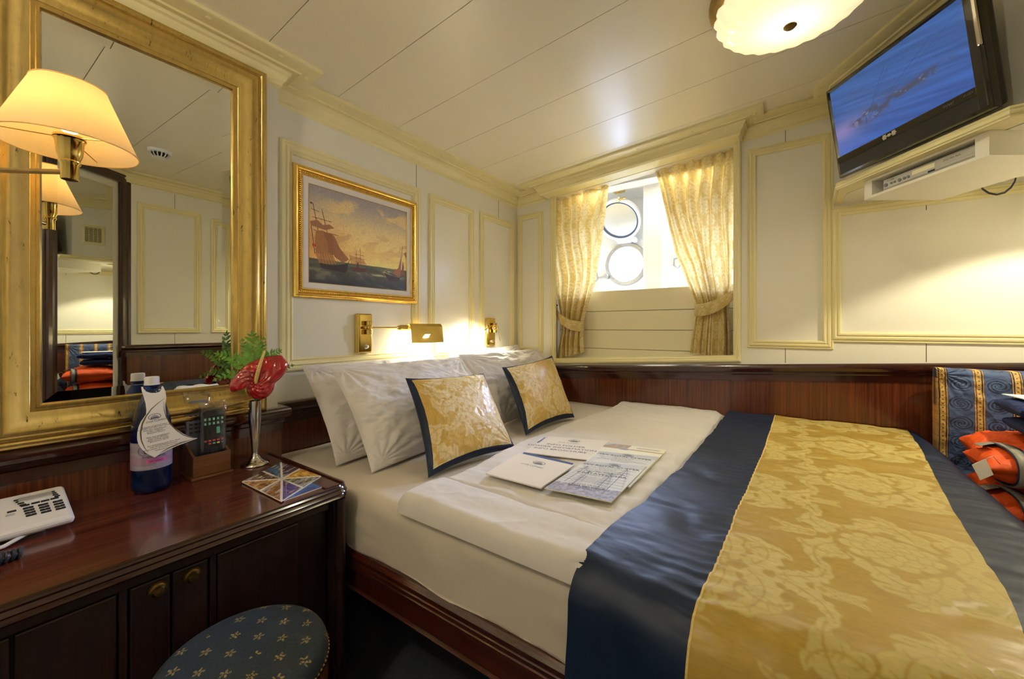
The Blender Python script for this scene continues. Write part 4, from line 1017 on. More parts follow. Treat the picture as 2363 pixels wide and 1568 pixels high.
# ------------------------------------------------------------------ brass reading lamps
def reading_lamp(y, z, label, swing, al=0.15, sl_=0.20):
    t = thing('reading_lamp', label, 'wall lamp', (XA, y, z), group='brass reading lamps on the headboard wall')
    MB().prism([(-0.0, 0), (0.0, 0)] and [(0, -0.043), (0.018, -0.043), (0.028, -0.033), (0.028, 0.033), (0.018, 0.043), (0, 0.043)], -0.092, 0.092).build('wall_plate', 'brass', t, world=False, bevel=0.006, seg=3)
    b2 = MB()
    for z0, z1 in ((-0.006, 0.018), (0.020, 0.034), (0.036, 0.058)): b2.lathe([(0.012, z0), (0.0145, z0 + .002), (0.0145, z1 - .002), (0.012, z1)], 24, (0.046, 0.006, 0))
    b2.cyl((0.02, 0.006, 0.026), (0.05, 0.006, 0.026), 0.007); b2.ball((0.046, -0.014, 0.026), 0.006)
    b2.build('pivot', 'brass', t, world=False, smooth=True)
    q = MB().lathe([(0.0105, 0.0), (0.0105, 0.004), (0.007, 0.006), (0.008, 0.011), (0.004, 0.013), (0, 0.013)], 20, (0.028, 0.0, -0.062), 'x'); q.build('switch', 'silver', t, world=False, smooth=True)
    a = swing; d = Vector((math.sin(a), math.cos(a), 0)); p0 = Vector((0.046, 0.006, 0.026)); p1 = p0 + d * al
    MB().tube([p0 + d * .012, p1], 0.0042, 10).build('arm', 'brass', t, world=False, smooth=True)
    e = MB(); pr = [(0.004, -.004), (0.008, 0), (0.011, 0.004), (0.0075, 0.008), (0.014, 0.012), (0.0145, 0.060), (0.012, 0.062)]
    u = Vector((-d.y, d.x, 0)); up = Vector((0, 0, 1)); vs = []; n_ = 20
    for r_, h in pr:
        for k in range(n_):
            an = 2 * PI * k / n_; vs.append(p1 + d * h + u * (r_ * math.cos(an)) + up * (r_ * math.sin(an)))
    e.add(vs, [(i * n_ + k, i * n_ + (k + 1) % n_, (i + 1) * n_ + (k + 1) % n_, (i + 1) * n_ + k) for i in range(len(pr) - 1) for k in range(n_)]); e.build('socket', 'brass', t, world=False, smooth=True)
    # tent-shaped shade: small flat top, front slope down, short back slope
    s0 = p1 + d * 0.060; L_ = sl_; wall = Vector((-d.y, d.x, 0)) if (-d.y) < 0 else Vector((d.y, -d.x, 0))
    prof_ = [(-0.060, -0.012), (-0.016, 0.017), (0.012, 0.021), (0.026, 0.006), (0.036, -0.076)]
    # front slope faces the room: offset away from the wall side
    sh = MB(); vs = []
    room = -wall
    for h in (0, L_):
        for a_, z_ in prof_: vs.append(s0 + d * h + room * a_ + up * z_)
        for a_, z_ in prof_[::-1]: vs.append(s0 + d * h + room * (a_ * 0.94) + up * (z_ - 0.0025))
    n_ = 10
    sh.add(vs, [(k, (k + 1) % n_, n_ + (k + 1) % n_, n_ + k) for k in range(n_)] + [tuple(range(n_)), tuple(range(n_, 2 * n_))])
    sh.build('shade', 'brass', t, world=False)
    c_ = s0 + d * L_ / 2 - up * 0.006
    MB().cyl(s0 + d * 0.01, s0 + d * (L_ - 0.012), 0.007).build('bulb', 'lamp_inner', t, world=False, smooth=True)
    pw = Vector((XA, y, z)) + c_ - up * 0.012
    tgt = pw + wall * 0.16 - up * 0.30
    light('reading_bulb', 'AREA', pw, 4.0, (1.0, 0.95, 0.74), 0.03, aim(pw, tgt), shape='RECTANGLE', size_y=0.12)
    return t
reading_lamp(1.110, -0.030, 'brass swing arm reading lamp below the framed painting', 0.10)
reading_lamp(2.065, -0.032, 'smaller looking brass reading lamp near the window corner, shade turned towards the bed', 2.50, 0.035, 0.15)
# ------------------------------------------------------------------ swing-arm lamp with fabric shade beside the mirror
sl = thing('swing_arm_lamp', 'brass swing arm lamp with a glowing cream fabric shade in front of the gilt mirror', 'wall lamp', (XB_, -0.06, 0.33))
SCx, SCy = -1.20, 0.137
MB().lathe([(0.103, 0.366), (0.054, 0.490)], 64, (SCx, SCy, 0), cap=False).build('shade', 'shade_fabric', sl, smooth=True)
MB().tube([(SCx + 0.103 * math.cos(a), SCy + 0.103 * math.sin(a), 0.366) for a in [2 * PI * k / 64 for k in range(64)]], 0.0013, 6, closed=True).build('shade_rim', 'shade_fabric', sl, smooth=True)
MB().tube([(SCx + 0.054 * math.cos(a), SCy + 0.054 * math.sin(a), 0.490) for a in [2 * PI * k / 64 for k in range(64)]], 0.0013, 6, closed=True).build('shade_rim', 'shade_fabric', sl, smooth=True)
b2 = MB(); 
for k in range(3):
    a = 2 * PI * k / 3 + 0.5; b2.cyl((SCx, SCy, 0.385), (SCx + 0.098 * math.cos(a), SCy + 0.098 * math.sin(a), 0.373), 0.001)
b2.lathe([(0.024, 0.383), (0.024, 0.387)], 20, (SCx, SCy, 0)).build('shade_carrier', 'brass', sl)
MB().lathe([(0.0125, 0.300), (0.0135, 0.302), (0.0135, 0.330), (0.016, 0.333), (0.0165, 0.337), (0.0145, 0.339), (0.019, 0.352), (0.0215, 0.378), (0.024, 0.381), (0.02, 0.384), (0.012, 0.384)], 28, (SCx, SCy, 0)).build('socket', 'brass', sl, smooth=True)
MB().tube([(SCx, SCy, 0.316), (-1.27, 0.08, 0.316), (-1.36, 0.0, 0.316), (-1.44, -0.055, 0.316)], 0.0052, 12).cyl((-1.44, -.055, .295), (-1.44, -.055, .335), 0.011).tube([(-1.44, -0.055, 0.316), (-1.53, -0.06, 0.316)], 0.006, 12).build('arm', 'brass_brushed', sl, smooth=True)
MB().lathe([(0.05, 0), (0.05, 0.008), (0.035, 0.014), (0.012, 0.018)], 28, (XB_, -0.06, 0.316), 'x').build('wall_plate', 'brass', sl, smooth=True)
MB().ball((SCx, SCy, 0.418), 0.019, 16, 10, (1, 1, 1.3)).build('bulb', 'dome_glass', sl, smooth=True)

# ------------------------------------------------------------------ ceiling fittings
def ceiling_light(x, y, label):
    t = thing('ceiling_light', label, 'ceiling light', (x, y, zc(x)), group='fluted glass ceiling lights')
    MB().lathe([(0.205, 0.006), (0.222, -0.004), (0.226, -0.014), (0.220, -0.020), (0.223, -0.028), (0.217, -0.035), (0.219, -0.043), (0.212, -0.050), (0.205, -0.056), (0.196, -0.056)], 96, (0, 0, 0), cap=False).build('brass_ring', 'brass_brushed', t, smooth=True, world=False, angle=25)
    rib = lambda a, r, h: 1 + 0.055 * abs(math.cos(11 * (a + 1.3 * (r / 0.2) ** 1.5))) * min(1, r / 0.06)
    pr = [(0.197, -0.052), (0.199, -0.062), (0.192, -0.078), (0.176, -0.094), (0.150, -0.108), (0.115, -0.119), (0.080, -0.126), (0.045, -0.130), (0.015, -0.131)]
    MB().lathe(pr, 220, (0, 0, 0), cap=False, ribs=rib).build('glass_dome', 'dome_glass', t, smooth=True, world=False, angle=60)
    MB().lathe([(0.017, -0.129), (0.018, -0.133), (0.013, -0.138), (0, -0.140)], 24).build('finial', 'brass_dark', t, smooth=True, world=False)
    return t
ceiling_light(0.0, 1.49, 'fluted white glass ceiling light with a brass ring near the television')
ceiling_light(-0.70, -0.55, 'added fluted glass ceiling light behind the camera, unseen fill')  # fitting added around the fill light, out of view
sd = thing('smoke_detector', 'round white smoke detector on the ceiling, seen in the mirror', 'smoke detector', (0.034, 0.716, zc(0.034)))
MB().lathe([(0.055, 0.004), (0.055, -0.012), (0.050, -0.018), (0.045, -0.020)], 36).build('base', 'detector_white', sd, world=False, smooth=True)
MB().lathe([(0.030, -0.042), (0.028, -0.046), (0, -0.048)], 24).build('cap', 'detector_white', sd, world=False, smooth=True)
fb = MB()
for k in range(14):
    a = 2 * PI * k / 14; fb.tube([(0.047 * math.cos(a), 0.047 * math.sin(a), -0.018), (0.042 * math.cos(a), 0.042 * math.sin(a), -0.034), (0.029 * math.cos(a), 0.029 * math.sin(a), -0.044)], 0.003, 6)
fb.build('cage', 'detector_white', sd, world=False, smooth=True)
MB().lathe([(0.04, -0.018), (0.036, -0.032), (0.026, -0.041)], 24).build('sensor', 'vent_dark', sd, world=False, smooth=True)

# ------------------------------------------------------------------ water bottle with hang tag
bx, by = -1.462, 0.321
bt = thing('water_bottle', 'blue plastic water bottle with a white cap standing on the desk', 'bottle', (bx, by, DZ))
flute = lambda a, r, h: 1 - (0.06 * max(0, math.cos(5 * a)) * max(0, 1 - h / 0.018))
MB().lathe([(0.030, 0.001), (0.038, 0.004), (0.0425, 0.014), (0.0435, 0.024), (0.043, 0.07), (0.0428, 0.14), (0.0435, 0.155), (0.043, 0.175), (0.040, 0.200), (0.034, 0.228), (0.026, 0.252), (0.018, 0.268), (0.0145, 0.277), (0.0145, 0.290), (0.0165, 0.291), (0.0165, 0.294), (0.014, 0.294), (0.014, 0.31)], 60, ribs=flute).build('body', 'blue_bottle', bt, world=False, smooth=True, angle=60)
MB().lathe([(0.0168, 0.2945), (0.0168, 0.298), (0.016, 0.299), (0.0162, 0.313), (0.015, 0.317), (0, 0.3175)], 40, ribs=lambda a, r, h: 1 + 0.012 * math.cos(30 * a)).build('cap', 'white_plastic', bt, world=False, smooth=True, angle=30)
# label band with its print
th = np.linspace(0, 2 * PI, 240)[None, :]; hz_ = np.linspace(0.142, 0.068, 120)[:, None]
A = Art(240, 120, c8(160, 150, 170)); nn = fbm(A.X / 30, A.Y / 12, 44)
A.a = A.a * (0.85 + 0.25 * nn[..., None]); mt_ = (A.Y > 58 + 14 * vnoise(A.X / 14, A.Y * 0, 4)) & (A.Y < 92); A.a[mt_] = A.a[mt_] * .5 + np.array(c8(176, 120, 160)) * .5
face = int(240 * ((math.atan2(-0.215, 0.977) % (2 * PI)) / (2 * PI)))
RR = 0.0442
G = np.stack([RR * np.cos(th) + 0 * hz_, RR * np.sin(th) + 0 * hz_, hz_ + 0 * th], -1)
grid('paper_label', G, 'print_gloss', bt, A.a, world=False)
f0 = Vector((0.977, -0.215, 0)); s0_ = Vector((0.215, 0.977, 0))
def curved_text(s, size, z, mt, ang0=0.0, parent=bt, R_=RR + 0.0006, name='lettering', width=None):
    o = text(s, size, (0, 0, 0), (1, 0, 0), (0, 1, 0), mt, parent, name, width=width)
    for v in o.data.vertices:
        c = v.co + Vector(parent.location); a = math.atan2(-0.215, 0.977) + c.x / R_ + ang0
        v.co = Vector((R_ * math.cos(a), R_ * math.sin(a), z + c.y))
    return o
curved_text('BALDA', 0.028, 0.122, 'ink_blue', 0.12, width=0.044)
curved_text('Acqua Minerale', 0.008, 0.104, 'ink_blue', 0.12)
pk = MB(); a0 = math.atan2(-0.215, 0.977)
for k in range(14):
    a1_, a2_ = a0 - 0.25 + k * 0.07, a0 - 0.25 + (k + 1) * 0.07; R2 = RR + 0.0005
    pk.add([(R2 * math.cos(a1_), R2 * math.sin(a1_), .086), (R2 * math.cos(a2_), R2 * math.sin(a2_), .086), (R2 * math.cos(a2_), R2 * math.sin(a2_), .096), (R2 * math.cos(a1_), R2 * math.sin(a1_), .096)], [(0, 1, 2, 3)])
pk.build('label_stripe', 'label_pink', bt, world=False)
curved_text('NATURALE', 0.006, 0.091, 'ink_blue', 0.2, R_=RR + 0.0012)
# scroll of the label
for sgn, cx_ in ((1, -0.026), (-1, 0.034)):
    pts = []; sc2 = MB()
    for k in range(26):
        t = k / 25 * 4.6; r_ = 0.004 + 0.0022 * t; pts.append((cx_ - sgn * r_ * math.sin(t) , 0.124 + r_ * 1.3 * math.cos(t)))
    sc2.tube([((RR + .001) * math.cos(a0 + .12 + p / RR), (RR + .001) * math.sin(a0 + .12 + p / RR), q) for p, q in pts], 0.0004, 5)
    sc2.build('label_scroll', 'ink_blue', bt, world=False)

tg = thing('bottle_tag', 'white fin-shaped paper tag hung round the neck of the blue bottle', 'tag', (bx, by, DZ + 0.27))
tn_ = Vector((0.972, -0.235, 0.13)).normalized(); tp0 = Vector((bx, by, DZ + 0.17)) + Vector((0.977, -0.215, 0)) * 0.049
def tagp(cx_, cy_): return on_plane(260 + cx_ / 4.9, 840 + cy_ / 4.9, tp0, tn_)
outl = [(322, 262), (330, 310), (352, 380), (372, 450), (380, 520), (378, 572), (350, 610), (318, 655), (292, 715), (278, 780), (276, 850), (290, 905), (320, 955), (365, 1000), (420, 1035), (475, 1060), (520, 1030), (580, 1000), (660, 960), (740, 925), (820, 895), (900, 865), (962, 842), (900, 835), (840, 815), (780, 780), (720, 740), (670, 695), (632, 645), (608, 590), (597, 530), (594, 470), (600, 420), (606, 380), (598, 320), (580, 275), (566, 250)]
hole = [(548, 262), (552, 290), (530, 318), (490, 330), (430, 330), (380, 315), (350, 285), (345, 262)]
ring = [(566, 250), (545, 240)] 
MB().extr([tagp(*p) for p in outl + hole], tn_ * 0.0008).build('card', 'paper_white', tg)
rim = MB(); hcx, hcy = 447, 262
# back of the collar round the neck
rim.tube([Vector((bx + 0.0185 * math.cos(a), by + 0.0185 * math.sin(a), DZ + 0.2795)) for a in [a0 + 0.9 + k * (2 * PI - 1.8) / 20 for k in range(21)]], 0.0011, 6)
rim.build('collar', 'paper_white', tg)
def tagline(pts, wd, m_, nm):
    b3 = MB()
    for (a1, b1), (a2, b2_), w1, w2 in zip(pts[:-1], pts[1:], wd[:-1], wd[1:]):
        d = Vector((a2 - a1, b2_ - b1, 0)).normalized(); n3 = Vector((-d.y, d.x, 0))
        q = [(a1 + n3.x * w1, b1 + n3.y * w1), (a2 + n3.x * w2, b2_ + n3.y * w2), (a2 - n3.x * w2, b2_ - n3.y * w2), (a1 - n3.x * w1, b1 - n3.y * w1)]
        b3.add([tagp(*p) + tn_ * 0.0012 for p in q], [(0, 1, 2, 3)])
    return b3.build(nm, m_, tg)
tagline([(585, 392), (520, 440), (440, 510), (380, 590), (335, 680), (315, 780), (325, 870), (360, 950), (410, 1012)], [1, 3, 5, 7, 9, 9, 7, 4, 1], 'ink_gold', 'printed_curve')
tagline([(578, 430), (582, 520), (605, 600), (650, 680), (720, 750), (800, 805), (880, 835), (930, 842), (860, 868), (760, 900), (650, 945), (580, 985), (528, 1015)], [1, 4, 6, 7, 6, 5, 3, 1, 3, 5, 5, 4, 1], 'ink_gold', 'printed_curve')
tgx = (tagp(560, 640) - tagp(420, 670)).normalized(); tgy = tn_.cross(tgx)
for k, (s_, cx_, cy_, sz) in enumerate([('STAR CLIPPERS', 493, 645, .0062), ('A bottle of natural water', 475, 700, .0052), ('to refresh you after your travel.', 465, 718, .0052), ('With the compliments', 475, 738, .0052), ('of Star Clippers.', 480, 756, .0052), ('Welcome aboard!', 490, 772, .0052),
        ('Avec nos compliments,', 515, 812, .0052), ('pour vous rafraichir', 515, 829, .0052), ('apres ce long voyage.', 518, 846, .0052), ('Bienvenue a Bord!', 525, 864, .0052),
        ('Zur Erfrischung nach Ihrer Reise', 580, 895, .0052), ('eine Flasche Mineralwasser.', 580, 913, .0052), ('Mit den besten Wuenschen von Star Clippers', 590, 932, .0048), ('Willkommen an Bord!', 605, 952, .0052)]):
    text(s_, sz, tagp(cx_, cy_ ), tgx, tgy, 'ink', tg, 'printed_line', shear=0.3 if k else 0, extr=0.0012)
def emblem(center, xd, yd, w_, parent, m_='ink_grey', nrm=0.0006):
    """oval ship emblem"""
    xd, yd = Vector(xd).normalized(), Vector(yd).normalized(); nn_ = xd.cross(yd); c = Vector(center) + nn_ * nrm; e = MB()
    P = lambda a, b_: c + xd * a * w_ + yd * b_ * w_
    n_ = 40; vs = []
    for k in range(n_):
        t = 2 * PI * k / n_; vs += [P(.5 * math.cos(t), .32 * math.sin(t)), P(.455 * math.cos(t), .28 * math.sin(t))]
    e.add(vs, [(2 * k, (2 * k + 2) % (2 * n_), (2 * k + 3) % (2 * n_), 2 * k + 1) for k in range(n_)])
    for mx_, h0, h1 in ((-.25, -.12, .10), (-.12, -.12, .20), (0, -.12, .24), (.12, -.12, .20), (.24, -.12, .08)):
        for j_ in range(3):
            b0 = h0 + (h1 - h0) * j_ / 3; b1 = h0 + (h1 - h0) * (j_ + .8) / 3; ww_ = .055 - .012 * j_
            e.add([P(mx_ - ww_, b0), P(mx_ + ww_, b0), P(mx_ + ww_ * .7, b1), P(mx_ - ww_ * .7, b1)], [(0, 1, 2, 3)])
    e.add([P(-.38, -.12), P(.40, -.12), P(.30, -.19), P(-.30, -.19)], [(0, 1, 2, 3)])
    return e.build('emblem', m_, parent)
emblem(tagp(474, 598), tgx, tgy, 0.026, tg, 'ink_blue', 0.0014)

# ------------------------------------------------------------------ remote controls in their box
rbx = thing('remote_holder', 'small open wooden box for remote controls on the desk', 'box', (-1.49, 0.457, DZ))
y0, y1, x0, x1 = 0.408, 0.504, -1.536, -1.438
MB().box(x0 - .005, x1 + .006, y0 - .006, y1 + .006, DZ, DZ + 0.009).build('base', 'walnut_box', rbx, bevel=0.002)
t_ = 0.007
MB().box(x1 - t_, x1, y0, y1, DZ + .009, DZ + 0.070).build('front_board', 'walnut_box', rbx, bevel=0.001)
MB().box(x0, x0 + t_, y0, y1, DZ + .009, DZ + 0.096).build('back_board', 'walnut_box', rbx, bevel=0.001)
for ya in (y0, y1 - t_):
    MB().extr([(x0 + t_, ya, DZ + .009), (x1 - t_, ya, DZ + .009), (x1 - t_, ya, DZ + .070), (x0 + t_ + .015, ya, DZ + .096), (x0 + t_, ya, DZ + .096)], (0, t_, 0)).build('side_board', 'walnut_box', rbx, bevel=0.001)
def remote(label, loc, rz, tilt, body, w_, h_, kind):
    t = thing('remote_control', label, 'remote control', loc, (0, tilt, rz), group='wrapped remote controls in the wooden box')
    # local frame: x out of the front face, y across, z up
    MB().extr([(0, -w_ / 2 + .006, 0), (0, w_ / 2 - .006, 0), (0, w_ / 2 - .001, .006), (0, w_ / 2, h_ * .5), (0, w_ / 2 - .001, h_ - .01), (0, w_ / 2 - .01, h_), (0, -w_ / 2 + .01, h_), (0, -w_ / 2 + .001, h_ - .01), (0, -w_ / 2, h_ * .5), (0, -w_ / 2 + .001, .006)], (-0.016, 0, 0)).build('body', body, t, world=False, bevel=0.003)
    def key(y, z, a, b_, m_):
        return MB().box(-.0005, .0022, y - a / 2, y + a / 2, z - b_ / 2, z + b_ / 2).build('key', m_, t, world=False, bevel=0.0008)
    def kt(s_, y, z, k_, sz=.006):
        sub(text(s_, sz, Vector(t.location) + Vector((.0027, y, z)), (0, 1, 0), (0, 0, 1), 'ink_white', t, 'key_mark'), k_)
    if kind == 0:
        for r_ in range(2):
            for c_ in range(5): kt(('12345', '67890')[r_][c_], (c_ - 2) * .0108, h_ - .030 - r_ * .0135, key((c_ - 2) * .0108, h_ - .030 - r_ * .0135, .0058, .008, 'key_green'))
        key(-.011, h_ - .068, .009, .020, 'key_dark'); key(.011, h_ - .066, .009, .020, 'key_green')
        for c_ in range(5): key((c_ - 2) * .0108, h_ - .096, .007, .0045, 'key_red')
        for c_, m_ in enumerate(('key_red', 'key_green', 'key_yellow', 'key_blue')): key((c_ - 1) * .0108, h_ - .105, .007, .0045, m_)
        MB().lathe([(.010, 0), (.010, .002), (.006, .0025), (0, .0025)], 20, (0, .0, h_ - .125), 'x').build('navigation_key', 'key_dark', t, world=False)
    else:
        for r_ in range(7):
            for c_ in range(4): key((c_ - 1.5) * .012, h_ - .022 - r_ * .0125, .008, .005, 'key_dark')
    # wrinkled clear bag
    n1, n2 = 30, 40
    uu, vv = np.meshgrid(np.linspace(0, 2 * PI, n1), np.linspace(.045, 1.12, n2))
    wv = (fbm(uu * 2, vv * 9, 60 + kind) - .5) * .006 * (0.4 + sm(.9, 1.1, vv) * 2)
    a_ = (w_ / 2 + .004) * np.sign(np.cos(uu)) * np.abs(np.cos(uu)) ** .4; b_ = (.010 * (1 - sm(.98, 1.1, vv) * .85)) * np.sign(np.sin(uu)) * np.abs(np.sin(uu)) ** .5
    grid('plastic_wrap', np.stack([-.008 + b_ + wv, a_ + wv * .6, vv * h_ + .004 * np.sin(3 * uu) * sm(.98, 1.1, vv)], -1), 'plastic_wrap', t, world=False)
    return t
remote('black remote control in a clear bag, front one in the wooden box', (-1.462, 0.468, DZ + 0.012), -0.08, -0.05, 'black_plastic', 0.062, 0.188, 0)
remote('grey remote control in a clear bag, behind the black remote', (-1.500, 0.440, DZ + 0.012), -0.06, -0.06, 'grey_plastic', 0.060, 0.215, 1)

# ------------------------------------------------------------------ silver vase, flower, fern
vx, vy = -1.452, 0.578
vs_ = thing('bud_vase', 'slim polished silver bud vase on the desk beside the remote box', 'vase', (vx, vy, DZ))
MB().lathe([(0.040, 0), (0.0415, 0.002), (0.041, 0.005), (0.036, 0.009), (0.029, 0.012), (0.021, 0.017), (0.014, 0.027), (0.010, 0.036), (0.0098, 0.044), (0.012, 0.07), (0.0155, 0.11), (0.0185, 0.15), (0.019, 0.175), (0.0178, 0.20), (0.0172, 0.212), (0.0160, 0.212), (0.0160, 0.20), (0.0168, 0.175)], 44, cap=False).build('vase_body', 'silver', vs_, world=False, smooth=True, angle=50)
fl = thing('anthurium', 'glossy red anthurium flower with a pale yellow spadix in the silver vase', 'flower', (vx, vy, DZ + 0.21))
fn = Vector((0.90, -0.42, 0.10)).normalized(); fp0 = Vector((vx + 0.035, vy, 0))
def fpt(cx_, cy_): return on_plane(480 + cx_ / 8.71, 760 + cy_ / 8.71, fp0, fn)
o1 = [(880, 1010), (790, 1090), (745, 1150), (740, 1210), (770, 1290), (830, 1350), (920, 1400), (1010, 1415), (1110, 1400), (1200, 1350), (1270, 1280), (1320, 1180), (1335, 1080), (1430, 1010), (1520, 910), (1580, 800), (1605, 720), (1590, 660), (1530, 590), (1478, 530), (1380, 530), (1250, 545), (1150, 560), (1040, 600), (930, 635), (820, 690), (730, 745), (650, 820), (560, 920), (480, 1020), (440, 1090), (422, 1170), (435, 1235), (480, 1272), (540, 1260), (620, 1210), (700, 1160), (770, 1110)]
ctr_ = (960, 1090); nr = 34
oo = np.array(o1 + [o1[0]], float); t_ = np.linspace(0, len(o1), 240); k_ = np.minimum(t_.astype(int), len(o1) - 1); f_ = (t_ - k_)[:, None]
od = oo[k_] * (1 - f_) + oo[k_ + 1] * f_
for _ in range(3): od[1:-1] = (od[:-2] + 2 * od[1:-1] + od[2:]) / 4
G = np.zeros((nr, 240, 3)); CA = np.zeros((nr, 240, 3))
for i in range(nr):
    rr = (i + 0.02) / (nr - 1); 
    for k in range(240):
        q = np.array(ctr_) * (1 - rr) + od[k] * rr
        dx_, dy_ = q[0] - ctr_[0], q[1] - ctr_[1]
        b_ = 0.012 * math.sin(PI * min(1, rr)) - 0.018 * rr ** 2 + 0.00002 * abs(dx_ - dy_ * -0.8)
        vein = 0.0022 * (math.sin(math.atan2(dy_, dx_) * 9 + rr * 7) * math.sin(rr * 15)) * (1 - (1 - rr) ** 6) + 0.004 * (float(vnoise(np.array(q[0] / 60), np.array(q[1] / 60), 5)) - .5) * rr
        edge = -0.006 * max(0, rr - .93) / .07
        G[i, k] = fpt(*q) + fn * (b_ + vein + edge + 0.010)
        CA[i, k] = np.array(c8(168, 12, 20)) * (0.88 + 0.2 * float(vnoise(np.array(q[0] / 90), np.array(q[1] / 90), 8)))
grid('spathe', G, 'spathe', fl, CA, solid=0.0014)
sp = [fpt(965, 1085) + fn * 0.014, fpt(985, 960) + fn * 0.024, fpt(1030, 800) + fn * 0.032, fpt(1090, 620) + fn * 0.036, fpt(1140, 470) + fn * 0.036, fpt(1150, 440) + fn * 0.036]
MB().tube(sp, [0.0052, 0.0056, 0.0052, 0.0044, 0.0030, 0.0008], 14).build('spadix', 'spadix', fl, smooth=True)
MB().tube([(vx, vy, DZ + 0.05), (vx, vy, DZ + 0.20), (vx + .006, vy, DZ + .235), tuple(fpt(960, 1150) - fn * 0.006)], 0.0032, 8).build('stem', 'stem_green', fl, smooth=True)
fe = thing('fern_sprig', 'green leatherleaf fern sprigs spreading behind the red flower', 'fern', (vx, vy, DZ + 0.20))
def leaflet(b3, base, d, n_, L_, w_):
    """toothed leaflet"""
    s3 = d.cross(n_).normalized(); pts = []; m_ = 12
    for side_ in (1, -1):
        rng = range(m_ + 1) if side_ > 0 else range(m_ - 1, 0, -1)
        for i in rng:
            t = i / m_; wd = w_ * math.sin(PI * min(1, t * .86 + .10)) * (1 if i % 2 else 0.72); pts.append(base + d * (L_ * t) + s3 * (side_ * wd * (1 - t * .3)) - n_ * (0.25 * L_ * t * t * .4))
    b3.add(pts, [tuple(range(len(pts)))])
def frond(pts_px, depth, L0_, n_pairs, w0, nm='frond'):
    b3 = MB(); P = [on_plane(480 + a / 8.71, 760 + b_ / 8.71, fp0 + Vector((-0.02 - dd, 0, 0)), fn) for (a, b_), dd in zip(pts_px, depth)]
    n_ = len(P) - 1
    at = lambda t: P[min(int(t * n_), n_ - 1)].lerp(P[min(int(t * n_), n_ - 1) + 1], t * n_ - min(int(t * n_), n_ - 1))
    b3.tube([at(i / 16) for i in range(17)], [0.0012 * (1 - i / 22) for i in range(17)], 6)
    rnd = random.Random(int(pts_px[-1][0]))
    for i in range(n_pairs):
        t = 0.12 + 0.86 * i / (n_pairs - 1); p = at(t); d = (at(min(1, t + .03)) - at(max(0, t - .03))).normalized(); sd_ = d.cross(fn).normalized()
        L_ = L0_ * (0.35 + 0.65 * math.sin(PI * min(1, 0.25 + t * .72))) * rnd.uniform(.85, 1.1)
        for sg in (1, -1):
            dr = (sd_ * sg + d * 0.75 + fn * rnd.uniform(-.15, .25)).normalized(); nn_ = (fn + sd_ * sg * .2 + Vector((rnd.uniform(-.3, .3), 0, rnd.uniform(-.2, .4)))).normalized()
            leaflet(b3, p, dr, nn_, L_, L_ * w0)
    leaflet(b3, at(1), (at(1) - at(.95)).normalized(), fn, L0_ * .4, L0_ * .12)
    o = b3.build(nm, 'fern', fe); return o
frond([(960, 1150), (950, 800), (930, 450), (890, 130)], [0, 0, 0, .004], 0.046, 10, 0.26)
frond([(940, 1100), (700, 760), (480, 560), (200, 500)], [.01, .008, .004, 0.0], 0.028, 10, 0.27)
frond([(920, 1150), (700, 980), (440, 900), (150, 1010)], [.012, .012, .01, .004], 0.022, 9, 0.30)
frond([(980, 1050), (1120, 700), (1250, 520), (1430, 440)], [.01, .01, .006, .004], 0.026, 10, 0.26)
frond([(1000, 1100), (1200, 900), (1450, 800), (1690, 730)], [.02, .02, .015, .012], 0.020, 9, 0.28)
frond([(950, 1100), (820, 700), (760, 420), (700, 230)], [.012, .01, .01, .01], 0.022, 9, 0.28)
frond([(955, 1100), (1030, 700), (1080, 420), (1120, 200)], [.012, .01, .01, .01], 0.022, 9, 0.28)

# ------------------------------------------------------------------ postcard-like brochures on the desk
def quad_on(zv, px4): return [np.array(on_z(u, v, zv)) for u, v in px4]
def sheet(name, label, cat, zv, px4, thick, img=None, m_='paper', group=None, curl=0.0, nu=8, nv=8, body='paper'):
    """px4: TL TR BR BL as read; returns thing and mapping fn(s,t) -> point on the top face"""
    q = quad_on(zv, px4); ctr = sum(q) / 4
    # make it a true rectangle-ish quad at its real height
    t = thing(name, label, cat, tuple(ctr), group=group)
    f = lambda s_, t_: Vector(q[0] * (1 - s_) * (1 - t_) + q[1] * s_ * (1 - t_) + q[2] * s_ * t_ + q[3] * (1 - s_) * t_)
    MB().extr([f(0, 1), f(1, 1), f(1, 0), f(0, 0)], (0, 0, -thick)).build('cover' if img is not None or m_ != body else 'sheet', body, t)
    if img is not None:
        hh, ww = img.shape[:2]; s_ = np.linspace(0, 1, ww)[None, :, None]; t_ = np.linspace(0, 1, hh)[:, None, None]
        G = q[0] * (1 - s_) * (1 - t_) + q[1] * s_ * (1 - t_) + q[2] * s_ * t_ + q[3] * (1 - s_) * t_; G[..., 2] += 0.0004
        grid('printed_face', G, m_, t, img)
    return t, f
